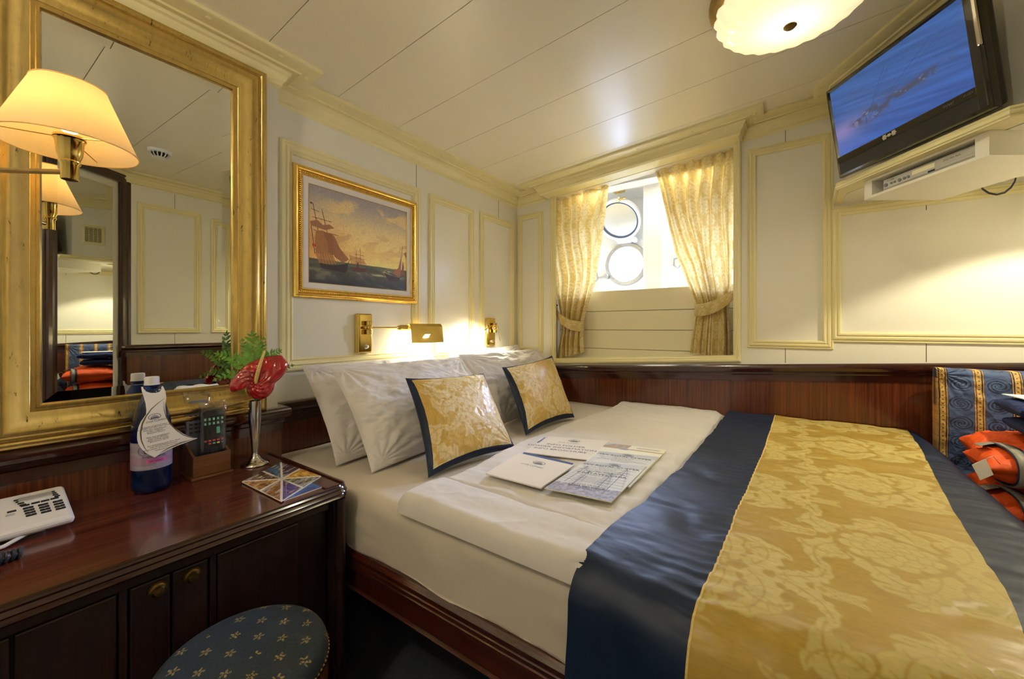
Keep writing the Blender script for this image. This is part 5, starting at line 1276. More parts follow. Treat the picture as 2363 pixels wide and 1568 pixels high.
def pinwheel():
    N_ = 260; A = Art(N_, N_, c8(150, 110, 70)); c = N_ / 2
    ang = np.arctan2(A.Y - c, A.X - c); sec_ = np.floor((ang + PI) / (PI / 4)).astype(int) % 8
    pal = [c8(150, 104, 58), c8(92, 66, 44), c8(58, 96, 140), c8(84, 62, 74), c8(196, 150, 62), c8(120, 108, 70), c8(86, 66, 140), c8(140, 92, 44)]
    for k, p in enumerate(pal):
        m_ = sec_ == k; n1 = fbm(A.X / (30 if k % 2 else 12), A.Y / (12 if k % 2 else 26), 100 + k, 4); A.a[m_] = (np.array(p) * (0.45 + 1.1 * n1[..., None]))[m_]
        n2 = fbm(A.X / 40 + 9, A.Y / 9, 130 + k, 4); h_ = m_ & (n2 > .6); A.a[h_] = A.a[h_] * .4 + np.array((c8(240, 200, 120), c8(200, 200, 220))[k % 2]) * .6
    for p_, q_, c_ in (((30, 215), (120, 150), c8(220, 140, 50)), ((50, 240), (125, 160), c8(220, 150, 60)), ((20, 60), (100, 90), c8(60, 44, 30)), ((10, 90), (90, 110), c8(60, 44, 30)), ((180, 40), (240, 90), c8(60, 50, 50))): A.line(p_, q_, 2, c_)
    wh = c8(226, 216, 210)
    for p_, q_ in (((0, c), (N_, c)), ((c, 0), (c, N_)), ((0, 0), (N_, N_)), ((0, N_), (N_, 0))): A.line(p_, q_, 11, wh)
    return A.a
sheet('brochure', 'blue sea brochure partly under the pinwheel brochure on the desk', 'brochure', DZ + 0.003, [(560 + 60, 1112), (648, 1090), (744, 1124), (655, 1156)], 0.0025, img=(lambda A: A)(np.array(c8(48, 84, 150)) * (0.6 + 0.8 * fbm(*np.meshgrid(np.arange(120) / 16, np.arange(100) / 5), 55)[..., None])), m_='print_gloss', group='brochures on the desk')
bt2, bf2 = sheet('brochure', 'square brochure with a pinwheel of photographs and white bars on the desk', 'brochure', DZ + 0.0062, [(558.5, 1112), (648.5, 1067.5), (741, 1099.5), (649, 1157)], 0.0028, img=pinwheel(), m_='print_gloss', group='brochures on the desk')
mid = bf2(.5, .5); xd = bf2(.5, 0) - bf2(.5, 1); yd = Vector((0, 0, 1)).cross(xd)
text('STAR CLIPPERS', 0.011, mid + Vector((0, 0, .0008)), xd, yd, 'ink_gold', bt2, width=0.085)

# ------------------------------------------------------------------ telephone and its coiled cord
ph = thing('telephone', 'white desk telephone with dark keys at the left end of the desk', 'telephone', (-1.42, 0.06, DZ))
tz = lambda x: DZ + 0.030 + (-1.325 - x) * 0.19
MB().extr([(x, y, 0) for x, y in []] or [(-1.325, 0.160, DZ + 0.012), (-1.325, 0.160, tz(-1.325)), (-1.490, 0.160, tz(-1.49)), (-1.505, 0.160, DZ + 0.030), (-1.49, 0.160, DZ + 0.022)], (0, -0.26, 0)).build('body', 'white_plastic', ph, bevel=0.009, seg=3)
MB().box(-1.47, -1.36, -0.06, 0.12, DZ, DZ + 0.025).build('foot', 'white_plastic', ph, bevel=0.004)
MB().tube([(-1.34, 0.095, DZ + 0.014), (-1.318, 0.06, DZ + 0.006), (-1.312, 0.0, DZ + 0.004), (-1.32, -0.06, DZ + .004)], 0.004, 8).build('stand_lip', 'white_plastic', ph, smooth=True)
def keyp(u, v, sx, sy, nm='key', m_='key_dark'):
    # plane z = DZ+.030+(-1.325-x)*.19 -> normal (0.19,0,1)
    n_ = Vector((0.19, 0, 1)).normalized(); p = on_plane(u, v, (-1.325, 0, DZ + .030), n_)
    ax = Vector((1, 0, -0.19)).normalized(); ay = Vector((0, 1, 0))
    global lastkey
    lastkey = MB().frame_box(p - ax * sx / 2 - ay * sy / 2 - n_ * .001, ax * sx, ay * sy, n_ * 0.0035).build(nm, m_, ph, bevel=0.0012)
    return p, ax, ay, n_
kx = [[(65 + c * 33.5 + r * 2.4 + (1 if c else 0), 1173.5 + r * 5.4 - c * 7.6) for c in range(3)] for r in range(4)]
marks = ['147*', '2580', '369#']
for r in range(4):
    for c in range(3):
        p, ax, ay, n_ = keyp(*kx[r][c], 0.0068, 0.0155)
        sub(text(marks[c][r], 0.005, p + n_ * 0.003, -ay, ax, 'ink_white', ph, 'key_mark'), lastkey)
for u, v in ((58, 1168), (82, 1162), (104, 1157), (126, 1151.5), (27, 1182)): keyp(u, v, 0.0055, 0.013)
keyp(24, 1190, 0.0055, 0.013, m_='silver_plastic')
for r in range(4): keyp(39 + r * 4.5, 1156 + r * 3.6, 0.0045, 0.010); keyp(120 + r * 4.0, 1136.5 + r * 3.2, 0.0045, 0.009)
p, ax, ay, n_ = keyp(82, 1148, 0.020, 0.052, 'display', 'silver_plastic')
cz = MB(); pts = []
A0, A1_ = Vector((-1.243, 0.078, DZ + 0.011)), Vector((-1.215, -0.05, DZ + 0.011)); dd = (A1_ - A0).normalized(); pz_ = Vector((0, 0, 1)); px_ = dd.cross(pz_)
for k in range(16 * 14 + 1):
    a = 2 * PI * k / 14; pts.append(A0 + dd * ((A1_ - A0).length * k / (16 * 14)) + px_ * 0.0085 * math.cos(a) + pz_ * 0.0085 * math.sin(a))
cz.tube(pts, 0.0034, 7)
pc = (cz.tube([(-1.36, 0.02, DZ + 0.004), (-1.30, 0.05, DZ + 0.004), (-1.265, 0.072, DZ + 0.006), (-1.246, 0.078, DZ + 0.012)], 0.002, 6).build('coiled_cord', 'cord_black', ph, smooth=True))

# ------------------------------------------------------------------ papers on the duvet
PZ_ = -0.4465
f1, ff = sheet('folder', 'cream information folder with a navy ribbon, upper one on the duvet', 'folder', PZ_, [(1266, 1007), (1406.5, 1018.5), (1358, 1062), (1208, 1044)], 0.003, group='cream folders on the duvet')
def pframe(f): 
    xd = (f(1, .5) - f(0, .5)).normalized(); return xd, Vector((0, 0, 1)).cross(xd)
xd, yd = pframe(ff); up3 = Vector((0, 0, 0.0004))
emblem(ff(.49, .17), xd, yd, .046, f1); text('STAR CLIPPERS', .012, ff(.45, .31), xd, yd, 'ink_grey', f1, 'printed_line')
for k, s_ in enumerate(('INFO FOLDER', 'DOSSIER INFORMATIONS', 'INFO BROSCHURE')): text(s_, .0235, ff(.46, .47 + .125 * k), xd, yd, 'ink_blue', f1, 'printed_line')
MB().tube([ff(-.012, .14) + up3 * 4, ff(.0, .30) + up3 * 6, ff(-.005, .46) + up3 * 4], .0018, 6).build('ribbon', 'blue_cover', f1)
bc = sheet('brochure', 'blue backed brochure peeking out between the two cream folders', 'brochure', PZ_ + 0.0025, [(1211, 1044), (1323, 1069.5), (1300, 1090), (1180, 1062)], 0.002, m_='blue_cover', body='blue_cover')
f2, ff = sheet('folder', 'cream folder with a small ship emblem, nearest the front of the bed', 'folder', PZ_ + 0.008, [(1197.5, 1046), (1324.5, 1074.5), (1248, 1126), (1121, 1092.5)], 0.004, group='cream folders on the duvet')
xd, yd = pframe(ff); emblem(ff(.51, .22), xd, yd, .044, f2); text('STAR CLIPPERS', .012, ff(.47, .38), xd, yd, 'ink_grey', f2, 'printed_line')
def menu_art(kind):
    W_, H_ = 240, 340; A = Art(W_, H_, c8(236, 232, 214))
    if kind == 0:
        A.a[:] = np.array(c8(238, 234, 212)); A.poly([(0, 0), (W_, 0), (W_, 64), (0, 64)], c8(238, 232, 206)); A.poly([(0, 0), (105, 0), (95, 62), (0, 62)], c8(176, 150, 112)); A.poly([(0, 0), (34, 0), (10, 26), (0, 26)], c8(178, 190, 214))
        A.poly([(95, 46), (W_, 52), (W_, 64), (92, 62)], c8(196, 170, 128)); A.ell(88, 58, 26, 12, c8(196, 196, 200)); A.ell(88, 58, 22, 9, c8(120, 120, 130), .6)
        for k, y_ in enumerate((22, 30)): A.line((130, y_), (222, y_ + 2), 3, c8(120, 122, 130), .8)
        return A.a
    t = np.clip(A.Y / H_, 0, 1)[..., None]
    A.a = np.array(c8(226, 222, 206)) * (1 - t) + np.array(c8(206, 204, 208)) * t
    b_ = (A.Y < 46)[..., None]; A.a = np.where(b_, np.array(c8(196, 194, 192)), A.a)
    if kind == 2:
        n1 = fbm(A.X / 9, A.Y / 7, 201, 4); sea = (A.Y > 262 + 26 * (n1 - .5)); A.a[sea] = (np.array(c8(158, 154, 168)) * (.72 + .6 * n1[..., None]))[sea]
        dk = c8(112, 112, 122)
        def mast(x0_, y0_, x1_, y1_, n_, L_, slope):
            A.line((x0_, y0_), (x1_, y1_), 3.2, dk, .85)
            for k in range(n_):
                t2 = .08 + k / n_ * .85; cx_, cy_ = x0_ + (x1_ - x0_) * t2, y0_ + (y1_ - y0_) * t2; l2 = L_ * (.4 + .8 * t2); A.line((cx_ - l2, cy_ - l2 * slope), (cx_ + l2, cy_ + l2 * slope), 2.2, dk, .8)
                for q in (-1, 1): A.line((x0_, y0_), (cx_ + q * l2, cy_ + q * l2 * slope), .8, dk, .4)
        mast(36, 60, 30, 250, 8, 28, .10); mast(66, 110, 66, 270, 6, 20, .1)
        mast(186, 54, 190, 300, 9, 46, .12); mast(150, 110, 158, 290, 7, 26, .12)
    return A.a
for kind, lab, zz_, q4 in ((0, 'spa brochure with a tan header, farthest of the leaflets on the duvet', .0015, [(1400, 1023), (1539, 1039), (1474, 1106), (1335, 1080)]),
                        (1, 'white menu leaflet between the spa brochure and the front menu', .0045, [(1383, 1042), (1520.5, 1055.5), (1454, 1125), (1316, 1097)]),
                        (2, 'front menu leaflet printed with grey ship masts on the duvet', .0075, [(1351, 1065), (1492, 1077), (1411, 1159.5), (1256, 1127)])):
    mt3, ff = sheet('leaflet', lab, 'leaflet', PZ_ + zz_, q4, .002, img=menu_art(kind), m_='print_matte', group='leaflets on the duvet', body='paper_cream')
    xd, yd = pframe(ff)
    if kind == 0:
        text('SPIRIT', .016, ff(.20, .05), -yd, xd, 'ink_white', mt3, extr=.0008); text('VITAL', .013, ff(.33, .08), -yd, xd, 'ink_white', mt3, extr=.0008); text('Captain Nemo Spa', .010, ff(.72, .09), xd, yd, 'ink_grey', mt3, extr=.0008)
    else:
        emblem(ff(.52, .05), xd, yd, .036, mt3, 'ink_grey', .0009); text('STAR CLIPPERS', .007, ff(.5, .095), xd, yd, 'ink_grey', mt3, 'printed_line', extr=.0008)
        text('M/V ROYAL CLIPPER', .019, ff(.5, .135), xd, yd, 'ink', mt3, 'printed_line', extr=.0008); text('ROME TO LIVORNO', .007, ff(.5, .17), xd, yd, 'ink', mt3, 'printed_line', extr=.0008)
        for k in range(5): text(('Captain\'s Dinner aboard, welcome cocktails served on deck', 'Saturday, August 29', 'Sailing from the old harbour this evening at sunset')[k % 3], .0066, ff(.5, .205 + .032 * k), xd, yd, 'ink', mt3, 'printed_line', extr=.0008)
        if kind == 2:
            text('Saturday, August 29th', .013, ff(.52, .34), xd, yd, 'ink', mt3, 'printed_line', extr=.0008); text('CIVITAVECCHIA', .020, ff(.5, .41), xd, yd, 'ink', mt3, 'printed_line', extr=.0008); text('Sailing time 18:00', .009, ff(.5, .455), xd, yd, 'ink', mt3, 'printed_line', extr=.0008)
            for k in range(5): text('Breakfast served from eight o\'clock', .0066, ff(.5, .52 + .035 * k), xd, yd, 'ink', mt3, 'printed_line', extr=.0008)
            for k, s_ in enumerate(('COCKTAIL OF THE DAY', 'BON VOYAGE', 'after sail away')): text(s_, (.010, .016, .008)[k], ff(.5, .74 + .05 * k), xd, yd, 'ink', mt3, 'printed_line', extr=.0008)
MB().lathe([(0.004, 0), (0.004, .003), (0, .004)], 12, tuple(on_z(1417, 1024.5, PZ_ + .002))).build('pin', 'ink_white', mt3) if False else None
# ------------------------------------------------------------------ television on the corner console
SHN = 1.365
def dpt(nd, u, z):
    """point on the diagonal plane at distance nd seen in photo column u"""
    d = ray(u, 755); k = nd / (d.x * TN.x + d.y * TN.y); return Vector((d.x * k, d.y * k, z))
TDv = -TD                                     # runs towards the window wall
sh_l, sh_r = dpt(SHN, 1934, 0), dpt(SHN, 2332.7, 0)
shp = [(sh_l.x, sh_l.y), (sh_l.x + .006, YB), (0.21, YB), c0, c1, (XC, 1.72), (XC, sh_r.y), (sh_r.x, sh_r.y)]
shf = MB().prism(shp, 0.5765, 0.606)
S('trim_40', shf, 'trim_paint', bevel=0.003)
S('trim_41', MB().sweep([(shp[1][0], shp[1][1], 0), (sh_l.x, sh_l.y, 0), (sh_r.x, sh_r.y, 0), (XC, sh_r.y, 0)], (0, 0, 1),
    [(0.0, 0.606), (0.006, 0.606), (0.008, 0.600), (0.005, 0.596), (0.010, 0.590), (0.010, 0.584), (0.006, 0.580), (0.006, 0.5765), (0, 0.5765)] and [(-a, b_) for a, b_ in [(0.0, 0.606), (0.006, 0.606), (0.008, 0.600), (0.005, 0.596), (0.010, 0.590), (0.010, 0.584), (0.006, 0.580), (0.006, 0.5765), (0, 0.5765)]][::1]), 'trim_paint', smooth=True, angle=25)
# open compartment under the shelf
BN_ = 1.39; bl, br = dpt(BN_, 1994.5, 0), dpt(BN_, 2283, 0); ol, orr = dpt(BN_, 2012, 0), dpt(BN_, 2250, 0)
zb, zt, t_ = 0.503, 0.5765, 0.010
dep = TN * 0.30
wal = (bl - br); wal.normalize()
def slabp(a, b_, d0, d1, z0, z1): return MB().frame_box(Vector((a.x, a.y, z0)) + TN * d0, b_ - a, TN * (d1 - d0), (0, 0, z1 - z0))
bk = bl + TN * .30
mbx = slabp(bl, br, 0, .30, zb, zb + .009)
mbx.frame_box(Vector((bl.x, bl.y, zb + .0091)), ol - bl, TN * .279, (0, 0, zt - zb - .0095)); mbx.frame_box(Vector((orr.x, orr.y, zb + .0091)), br - orr, TN * .279, (0, 0, zt - zb - .0095))
mbx.frame_box(Vector((bl.x, bl.y, zb + .0091)) + TN * .28, br - bl, TN * .0199, (0, 0, zt - zb - .0095)).frame_box(Vector((ol.x, ol.y, zt - .0095)) + TN * .0002, orr - ol, TN * .278, (0, 0, .009))
S('wall_compartment', mbx, 'paint')

pl = dpt(1.345, 1938, 0.612)
tv = thing('television', 'black flat television showing a blue ship picture on the corner console', 'television', tuple(pl), (0, 0, 0))
e1 = (dpt(1.345, 2302, 0) - dpt(1.345, 1938, 0)); TW = e1.length; e1.normalize()           # along the set, away from the wall
tilt = math.radians(9); e2 = (Vector((0, 0, 1)) * math.cos(tilt) - TN * math.sin(tilt)); e3 = e1.cross(e2)   # e3 towards the room
if e3.dot(TN) > 0: e3 = -e3
TH = TW * 0.685
tvp = lambda a, b_, c=0.0: pl + e1 * a + e2 * b_ + e3 * c
def tbox(name, a0, a1, b0, b1, c0_, c1_, m_, **k): return MB().frame_box(tvp(a0, b0, c0_), e1 * (a1 - a0), e2 * (b1 - b0), e3 * (c1_ - c0_)).build(name, m_, tv, **k)
bz = .018; sb = .080; rb_ = .036
tbox('back_case', .012, TW - .012, .012, TH - .012, -.055, -.004, 'black_plastic', bevel=.01)
fr = MB()
rc_ = [(0, 0), (TW, 0), (TW, TH), (0, TH)]
fr.sweep([tvp(a, b_, -.006) for a, b_ in rc_], e3, [(0, -.008), (0, .004), (.004, .010), (.012, .012), (bz - .004, .010), (bz, .006)] , closed=True)
fr.build('bezel', 'black_gloss', tv, smooth=True, angle=40)
tbox('right_bezel', TW - rb_, TW - .010, .010, TH - .012, -.004, .0095, 'black_gloss', bevel=.004)
tbox('speaker_grille', .010, TW - rb_ * .95, .008, sb - .022, -.004, .0055, 'speaker_mesh', bevel=.002)
tbox('lower_bezel', .010, TW - rb_ * .95, sb - .024, sb + .002, -.004, .0075, 'black_gloss', bevel=.003)
for a in (TW - .016,): MB().frame_box(tvp(a, TH * (.30 if a < .1 else .50), .002), e1 * .011, e2 * (TH * .40), e3 * .010).build('side_grip', 'silver', tv, bevel=.004)
A = Art(420, 236, (0, 0, 0)); X, Y = A.X / 420, A.Y / 236
a = np.array(c8(46, 88, 150)) * (1 - Y[..., None] * .35) + np.array(c8(24, 48, 110)) * Y[..., None] * .55
st = fbm((X * 3 + Y * 1.2), (Y * 30 - X * 12), 301, 4); a = a * (0.8 + 0.4 * st[..., None])
pk_ = np.exp(-(((X - .05) / .22) ** 2 + ((Y - .66) / .16) ** 2))[..., None]; a = a * (1 - pk_ * .75) + np.array(c8(156, 128, 178)) * pk_ * .75
bt_ = np.exp(-(((X - .05) / .3) ** 2 + ((Y - .95) / .2) ** 2))[..., None]; a = a * (1 - bt_ * .5) + np.array(c8(90, 110, 190)) * bt_ * .5
pth = 0.50 + 0.20 * np.exp(-((X - .2) / .2) ** 2) - .04; w2 = fbm(X * 14, Y * 14, 305, 4)
dm = (np.exp(-((Y - (0.66 - 0.12 * X)) / (.05 + .05 * np.exp(-((X - .35) / .15) ** 2))) ** 2) * sm(.08, .25, X) * (1 - sm(.75, .98, X)) * sm(.38, .6, w2))[..., None]
a = a * (1 - dm * .8) + np.array(c8(62, 58, 72)) * dm * .8
hl = (dm[..., 0] * sm(.6, .72, fbm(X * 30, Y * 30, 309, 3)))[..., None]; a = a * (1 - hl * .5) + np.array(c8(176, 176, 190)) * hl * .5
A.a = a
for p_, q_, w_ in (((128, 150), (205, 30), 3), ((128, 150), (215, 40), 2), ((150, 150), (340, 40), 2.4), ((160, 152), (420, 20), 1.6), ((120, 150), (118, 172), 5)): A.line(p_, q_, w_, c8(30, 52, 96), .4)
hh, ww = 236, 420; s_ = np.linspace(0, 1, ww)[None, :, None]; t_2 = np.linspace(0, 1, hh)[:, None, None]
q0_, q1_, q2_ = [np.array(tvp(*p)) for p in ((bz, TH - bz, .0015), (TW - rb_, TH - bz, .0015), (bz, sb, .0015))]
grid('screen', q0_ + (q1_ - q0_) * s_ + (q2_ - q0_) * t_2, 'screen', tv, A.a)
text('mivar', .014, tvp(TW * .80, sb - .011, .008), e1, e2, 'ink_grey', tv, 'brand_lettering', extr=.0004); text('32 LED1', .008, tvp(TW * .90, sb - .010, .008), e1, e2, 'ink_grey', tv, 'brand_lettering', extr=.0004)
lg = MB()
for k, (w_, h_) in enumerate(((.012, .016), (.009, .009), (.012, .016))):
    x_ = TW * .44 + (k - 1) * .017; lg.frame_box(tvp(x_ - w_ / 2, sb - .011 - h_ / 2, .007), e1 * w_, e2 * h_, e3 * .002)
lg.frame_box(tvp(TW * .44 - .026, sb - .013, .007), e1 * .052, e2 * .004, e3 * .0015).build('logo', 'silver_plastic', tv)

# disc player in the compartment
dvl, dvr = dpt(BN_ + .012, 2038, 0), dpt(BN_ + .012, 2262, 0)
pb = Vector((dvl.x, dvl.y, zb + .0095)); dl = (dvr - dvl).length
dvd = thing('disc_player', 'slim silver disc player in the open compartment under the television', 'disc player', tuple(pb))
ez = Vector((0, 0, 1)); DP = lambda a, z, c=0.0: pb + e1 * a + ez * z - TN * c
MB().frame_box(DP(0, .003), e1 * dl, TN * .20, ez * .040).build('case', 'silver_plastic', dvd, bevel=.002)
MB().frame_box(DP(dl * .35, .0215, .0008), e1 * (dl * .24), TN * .002, ez * .0145).build('display', 'paper_cream', dvd)
MB().frame_box(DP(dl * .615, .018, .0012), e1 * (dl * .37), TN * .003, ez * .020).build('disc_tray', 'silver_plastic', dvd, bevel=.001)
MB().frame_box(DP(dl * .52, .009, .001), e1 * .022, TN * .003, ez * .006).build('port', 'key_dark', dvd)
for z in (.006, .009): MB().frame_box(DP(.004, z, .0004), e1 * (dl - .008), TN * .001, ez * .0008).build('groove', 'joint_dark', dvd)
for a, r_ in ((.012, .0065), (.033, .0040), (.046, .0040), (.064, .0058), (.082, .005), (.096, .005)):
    c = DP(a, .022, 0); MB().cyl(c, c - TN * .0025, r_, 18).build('button', 'grey_plastic', dvd, smooth=True)
text('MT-1000', .008, DP(.030, .035, .0016), e1, ez, 'ink', dvd); text('DVD  MP3  DivX', .007, DP(dl * .76, .029, .0022), e1, ez, 'ink', dvd)
for k in range(2): MB().box(0, 0, 0, 0, 0, 0) if False else None
cl = MB(); cpt = []
for k in range(2):
    P0, P1 = on_y(2266 + 4 * k, 438, 2.36), on_y(2345, 410, 2.36)
    cl.tube([on_y(u, v + 2 * k, 2.36) for u, v in ((2262, 425), (2268, 436), (2282, 445), (2300, 448.5), (2318, 444), (2333, 432), (2342, 418), (2346, 400))], 0.0022, 6)
tag(cl.build('cable', 'cord_black', smooth=True), 'thin black cable loop hanging below the television console', 'cable')

dlt = thing('downlight', 'small recessed downlight under the television console above the sofa', 'downlight', (0.79, 1.88, 0.5765))
MB().lathe([(0.030, 0), (0.030, -0.004), (0.022, -0.005), (0.020, 0.0)], 28, cap=False).build('ring', 'brass', dlt, world=False, smooth=True)
MB().lathe([(0.021, -0.0005), (0, -0.0015)], 24, cap=False).build('lens', 'lamp_inner', dlt, world=False)
# vent grille on the console's side, seen through the two mirrors
vg = thing('vent_grille', 'louvred air vent grille on the console side above the sofa', 'vent', (0.68, 1.72, 0.80))
MB().sweep([(-.07, 0, -.085), (.07, 0, -.085), (.07, 0, .085), (-.07, 0, .085)], (0, -1, 0), [(0, 0), (0, .006), (.020, .009), (.022, .004)], closed=True).build('frame', 'trim_paint', vg, world=False)
MB().box(-.05, .05, -.003, -.001, -.065, .065).build('duct', 'vent_dark', vg, world=False)
lv = MB()
for k in range(12): lv.box(-.048, .048, -.007, -.003, -.062 + k * .0107, -.057 + k * .0107)
for k in range(3): lv.box(-.026 + k * .026 - .0015, -.026 + k * .026 + .0015, -.010, -.006, -.065, .065)
lv.build('louvres', 'trim_paint', vg, world=False)

# ------------------------------------------------------------------ mahogany framed mirror on the angled wall by the camera
md_ = Vector((0.626, 0.747, 0)).normalized() if False else Vector((0.57, 0.68, 0)).normalized(); mn_ = Vector((-md_.y, md_.x, 0))
m0 = Vector((0.87, 0.70, 0)) + mn_ * 0.004
wm = thing('dressing_mirror', 'tall mahogany framed mirror on the angled wall, seen reflected in the gilt mirror', 'mirror', (m0.x, m0.y, 0))
ca, cb_ = m0 - md_ * 0.03, m0 - md_ * 0.70
lp = [Vector((cb_.x, cb_.y, FL + .02)), Vector((ca.x, ca.y, FL + .02)), Vector((ca.x, ca.y, 1.03)), Vector((cb_.x, cb_.y, 1.0))]
mfp = [(0, 0), (0, .02), (.006, .026), (.018, .026), (.022, .020), (.045, .020), (.050, .026), (.064, .030), (.078, .024), (.082, .012), (.088, .012), (.090, .004)]
ob = MB().sweep(lp, mn_, mfp, closed=True); 
if (Vector((0, 0, 0)) - m0).dot(mn_) < 0: pass
ob.build('mahogany_frame', 'mahogany_trim', wm, smooth=True, angle=30)
MB().add([lp[0] + mn_ * .006 + Vector((0, 0, .05)) + md_ * .05, lp[1] + mn_ * .006 + Vector((0, 0, .05)) - md_ * .05, lp[2] + mn_ * .006 - Vector((0, 0, .05)) - md_ * .05, lp[3] + mn_ * .006 - Vector((0, 0, .05)) + md_ * .05], [(0, 1, 2, 3)]).build('mirror_glass', 'mirror', wm)

# ------------------------------------------------------------------ sofa by the window wall
def sofa_cloth(U, V):
    """navy damask with vertical gold ribbons; U across, V up, metres"""
    n1 = fbm(U * 16, V * 16, 401, 3)
    sw = np.zeros_like(U)
    for cx_ in np.arange(-0.093 * 6, 0.9, 0.093):
        for k in range(-5, 6):
            cy = k * 0.075 + 0.02; r_ = np.hypot((U - cx_ - .0605) * 1.0, (V - cy) * 1.2); a_ = np.arctan2(V - cy, (U - cx_ - .0605) * (1 if k % 2 else -1)); sw = np.maximum(sw, (np.sin(r_ * 620 - a_ * 2.0 + 2.5 * n1 * 3) > 0.15) * (r_ < .033))
    col = np.array(c8(72, 92, 134)) * (0.8 + 0.4 * n1[..., None]); dk = np.array(c8(34, 46, 76)); col = np.where((sw > 0)[..., None], dk, col)
    ph_ = (U % 0.093)
    def band(a, b_, c): 
        m_ = (ph_ > a) & (ph_ < b_); col[m_] = np.array(c) * (0.85 + .3 * vnoise(U * 300, V * 300, 7))[m_][:, None]
    band(-.001, .029, c8(30, 38, 60)); band(.002, .005, c8(196, 144, 74)); band(.008, .021, c8(206, 164, 84)); band(.024, .027, c8(196, 144, 74))
    dots = (np.hypot(ph_ - .0145, ((V % .016) - .008)) < .0025); col[dots] = np.array(c8(86, 76, 58))
    return col
sofa = thing('sofa', 'navy upholstered sofa with gold stripes in the corner beyond the foot of the bed', 'sofa', (0.70, 2.1, FL))
def soft_box(name, x0, x1, y0, y1, z0, z1, r, parent, seed=1, flat=False):
    """rounded cushion block printed with the sofa cloth"""
    if flat: c4 = [V3(x0, y1, (z0 + z1) / 2), V3(x1, y1, (z0 + z1) / 2), V3(x1, y0, (z0 + z1) / 2), V3(x0, y0, (z0 + z1) / 2)]; T = z1 - z0
    else: ym = (y0 + y1) / 2; c4 = [V3(x0, ym, z1), V3(x1, ym, z1), V3(x1, ym, z0), V3(x0, ym, z0)]; T = y1 - y0
    u, v, F, B = cushion_grid(c4, T, n=300, pinch=.012, seed=seed, wr=.005, power=.16)
    G = np.concatenate([F, B[::-1]], 0)
    return grid(name, G, 'upholstery', parent, sofa_cloth(G[..., 0] - 0.478, (G[..., 1] if flat else G[..., 2]) + .166))
soft_box('back_cushion', 0.478, 0.862, 2.225, 2.375, -0.64, -0.163, .03, sofa)
soft_box('seat_cushion', 0.56, 0.862, 1.55, 2.22, -0.75, -0.625, .03, sofa, seed=5, flat=True)
MB().box(0.56, 0.86, 1.56, 2.37, FL + .03, -0.745).build('base', 'mahogany_dark', sofa, bevel=.005)

# life jackets, towels
def jacket(label, z, dx, seed):
    t = thing('life_jacket', label, 'life jacket', (0.66 + dx, 2.0, z), group='orange life jackets stacked on the sofa')
    def lobe(nm, c4, T, sd, m_='orange_fabric', wr=.006):
        u, v, F, B = cushion_grid(c4, T, n=60, pinch=.05, seed=sd, wr=wr, power=.38)
        return grid(nm, np.concatenate([F, B[::-1]], 0), m_, t)
    zf = z + .055
    xl_ = 0.515 + dx; 
    l1 = [V3(xl_, 2.17, zf + .005), V3(xl_ + .33, 2.19, zf), V3(xl_ + .33, 2.00, zf), V3(xl_ - .01, 1.99, zf)]
    lobe('back_float', l1, .13, seed)
    l2 = [V3(xl_ - .035, 1.985, zf - .004), V3(xl_ + .32, 2.02, zf), V3(xl_ + .32, 1.80, zf - .01), V3(xl_ - .03, 1.80, zf - .012)]
    lobe('front_float', l2, .125, seed + 4)
    # woven strap wrapped round the front float: navy edge, grey middle
    def strap(nm, x_, wd, rr_, m_):
        pts = []
        for k in range(40):
            a = 2 * PI * k / 40; ca_, sa_ = math.cos(a), math.sin(a)
            pts.append((1.893 + (0.094 + rr_) * math.copysign(abs(ca_) ** .8, ca_), zf - .006 + (0.052 + rr_) * math.copysign(abs(sa_) ** .8, sa_)))
        vs = []; n_ = 40
        for xx in (x_, x_ + wd):
            for y_, z_ in pts: vs.append((xx + (y_ - 1.893) * -0.10, y_, z_))
        MB().add(vs, [(k, (k + 1) % n_, n_ + (k + 1) % n_, n_ + k) for k in range(n_)]).build(nm, m_, t, smooth=True, solid=.003)
    strap('strap_edge', xl_ + .020, .036, .004, 'navy_tape'); strap('strap', xl_ + .0225, .022, .007, 'reflective_tape')
    # reflective patches on the upper faces
    for (xa, xb, ya, yb), m_ in (((xl_ - .018, xl_ + .014, 1.90, 1.97), 'reflective_tape'), ((xl_ + .13, xl_ + .22, 2.07, 2.12), 'reflective_tape')):
        uu, vv = np.meshgrid(np.linspace(xa, xb, 10), np.linspace(ya, yb, 10)); 
        top = zf + .061 - 0.35 * (np.abs(uu - (xl_ + .19)) > .1) * 0 
        cy_ = 1.893 if ya < 2 else 2.085; dd_ = np.abs(vv - cy_) / .1
        cxx = xl_ + .14; du_ = np.abs(uu - cxx) / .175
        hgt = .0635 * (np.clip((1 - np.clip(du_, 0, .97) ** 2), 0, 1) * np.clip(1 - np.clip(dd_, 0, .97) ** 2, 0, 1)) ** .38
        grid('reflective_patch', np.stack([uu, vv, zf + hgt + .006], -1), m_, t, solid=.001)
    return t
jacket('lower orange life jacket with grey and navy strap, bottom of the stack on the sofa', -0.615, 0.012, 21)
jacket('upper orange life jacket directly under the navy towels', -0.478, 0.0, 27)
tagp_ = thing('luggage_tag', 'blank white card tag tied to the orange life jackets', 'tag', tuple(on_y(2264, 1083, 1.86)))
tq = [on_y(u, v, y) for u, v, y in ((2242, 1073, 1.772), (2274, 1059, 1.770), (2292, 1096, 1.755), (2261.5, 1109, 1.757))]
MB().extr(tq, (0.0006, -0.0012, 0)).build('card', 'paper', tagp_, bevel=.0004)
MB().tube([on_y(2271, 1065, 1.768), on_y(2280, 1057, 1.77), on_y(2292, 1054, 1.775), on_y(2302, 1066, 1.785), on_y(2308, 1072, 1.795)], .0008, 5).build('string', 'ink_white', tagp_)
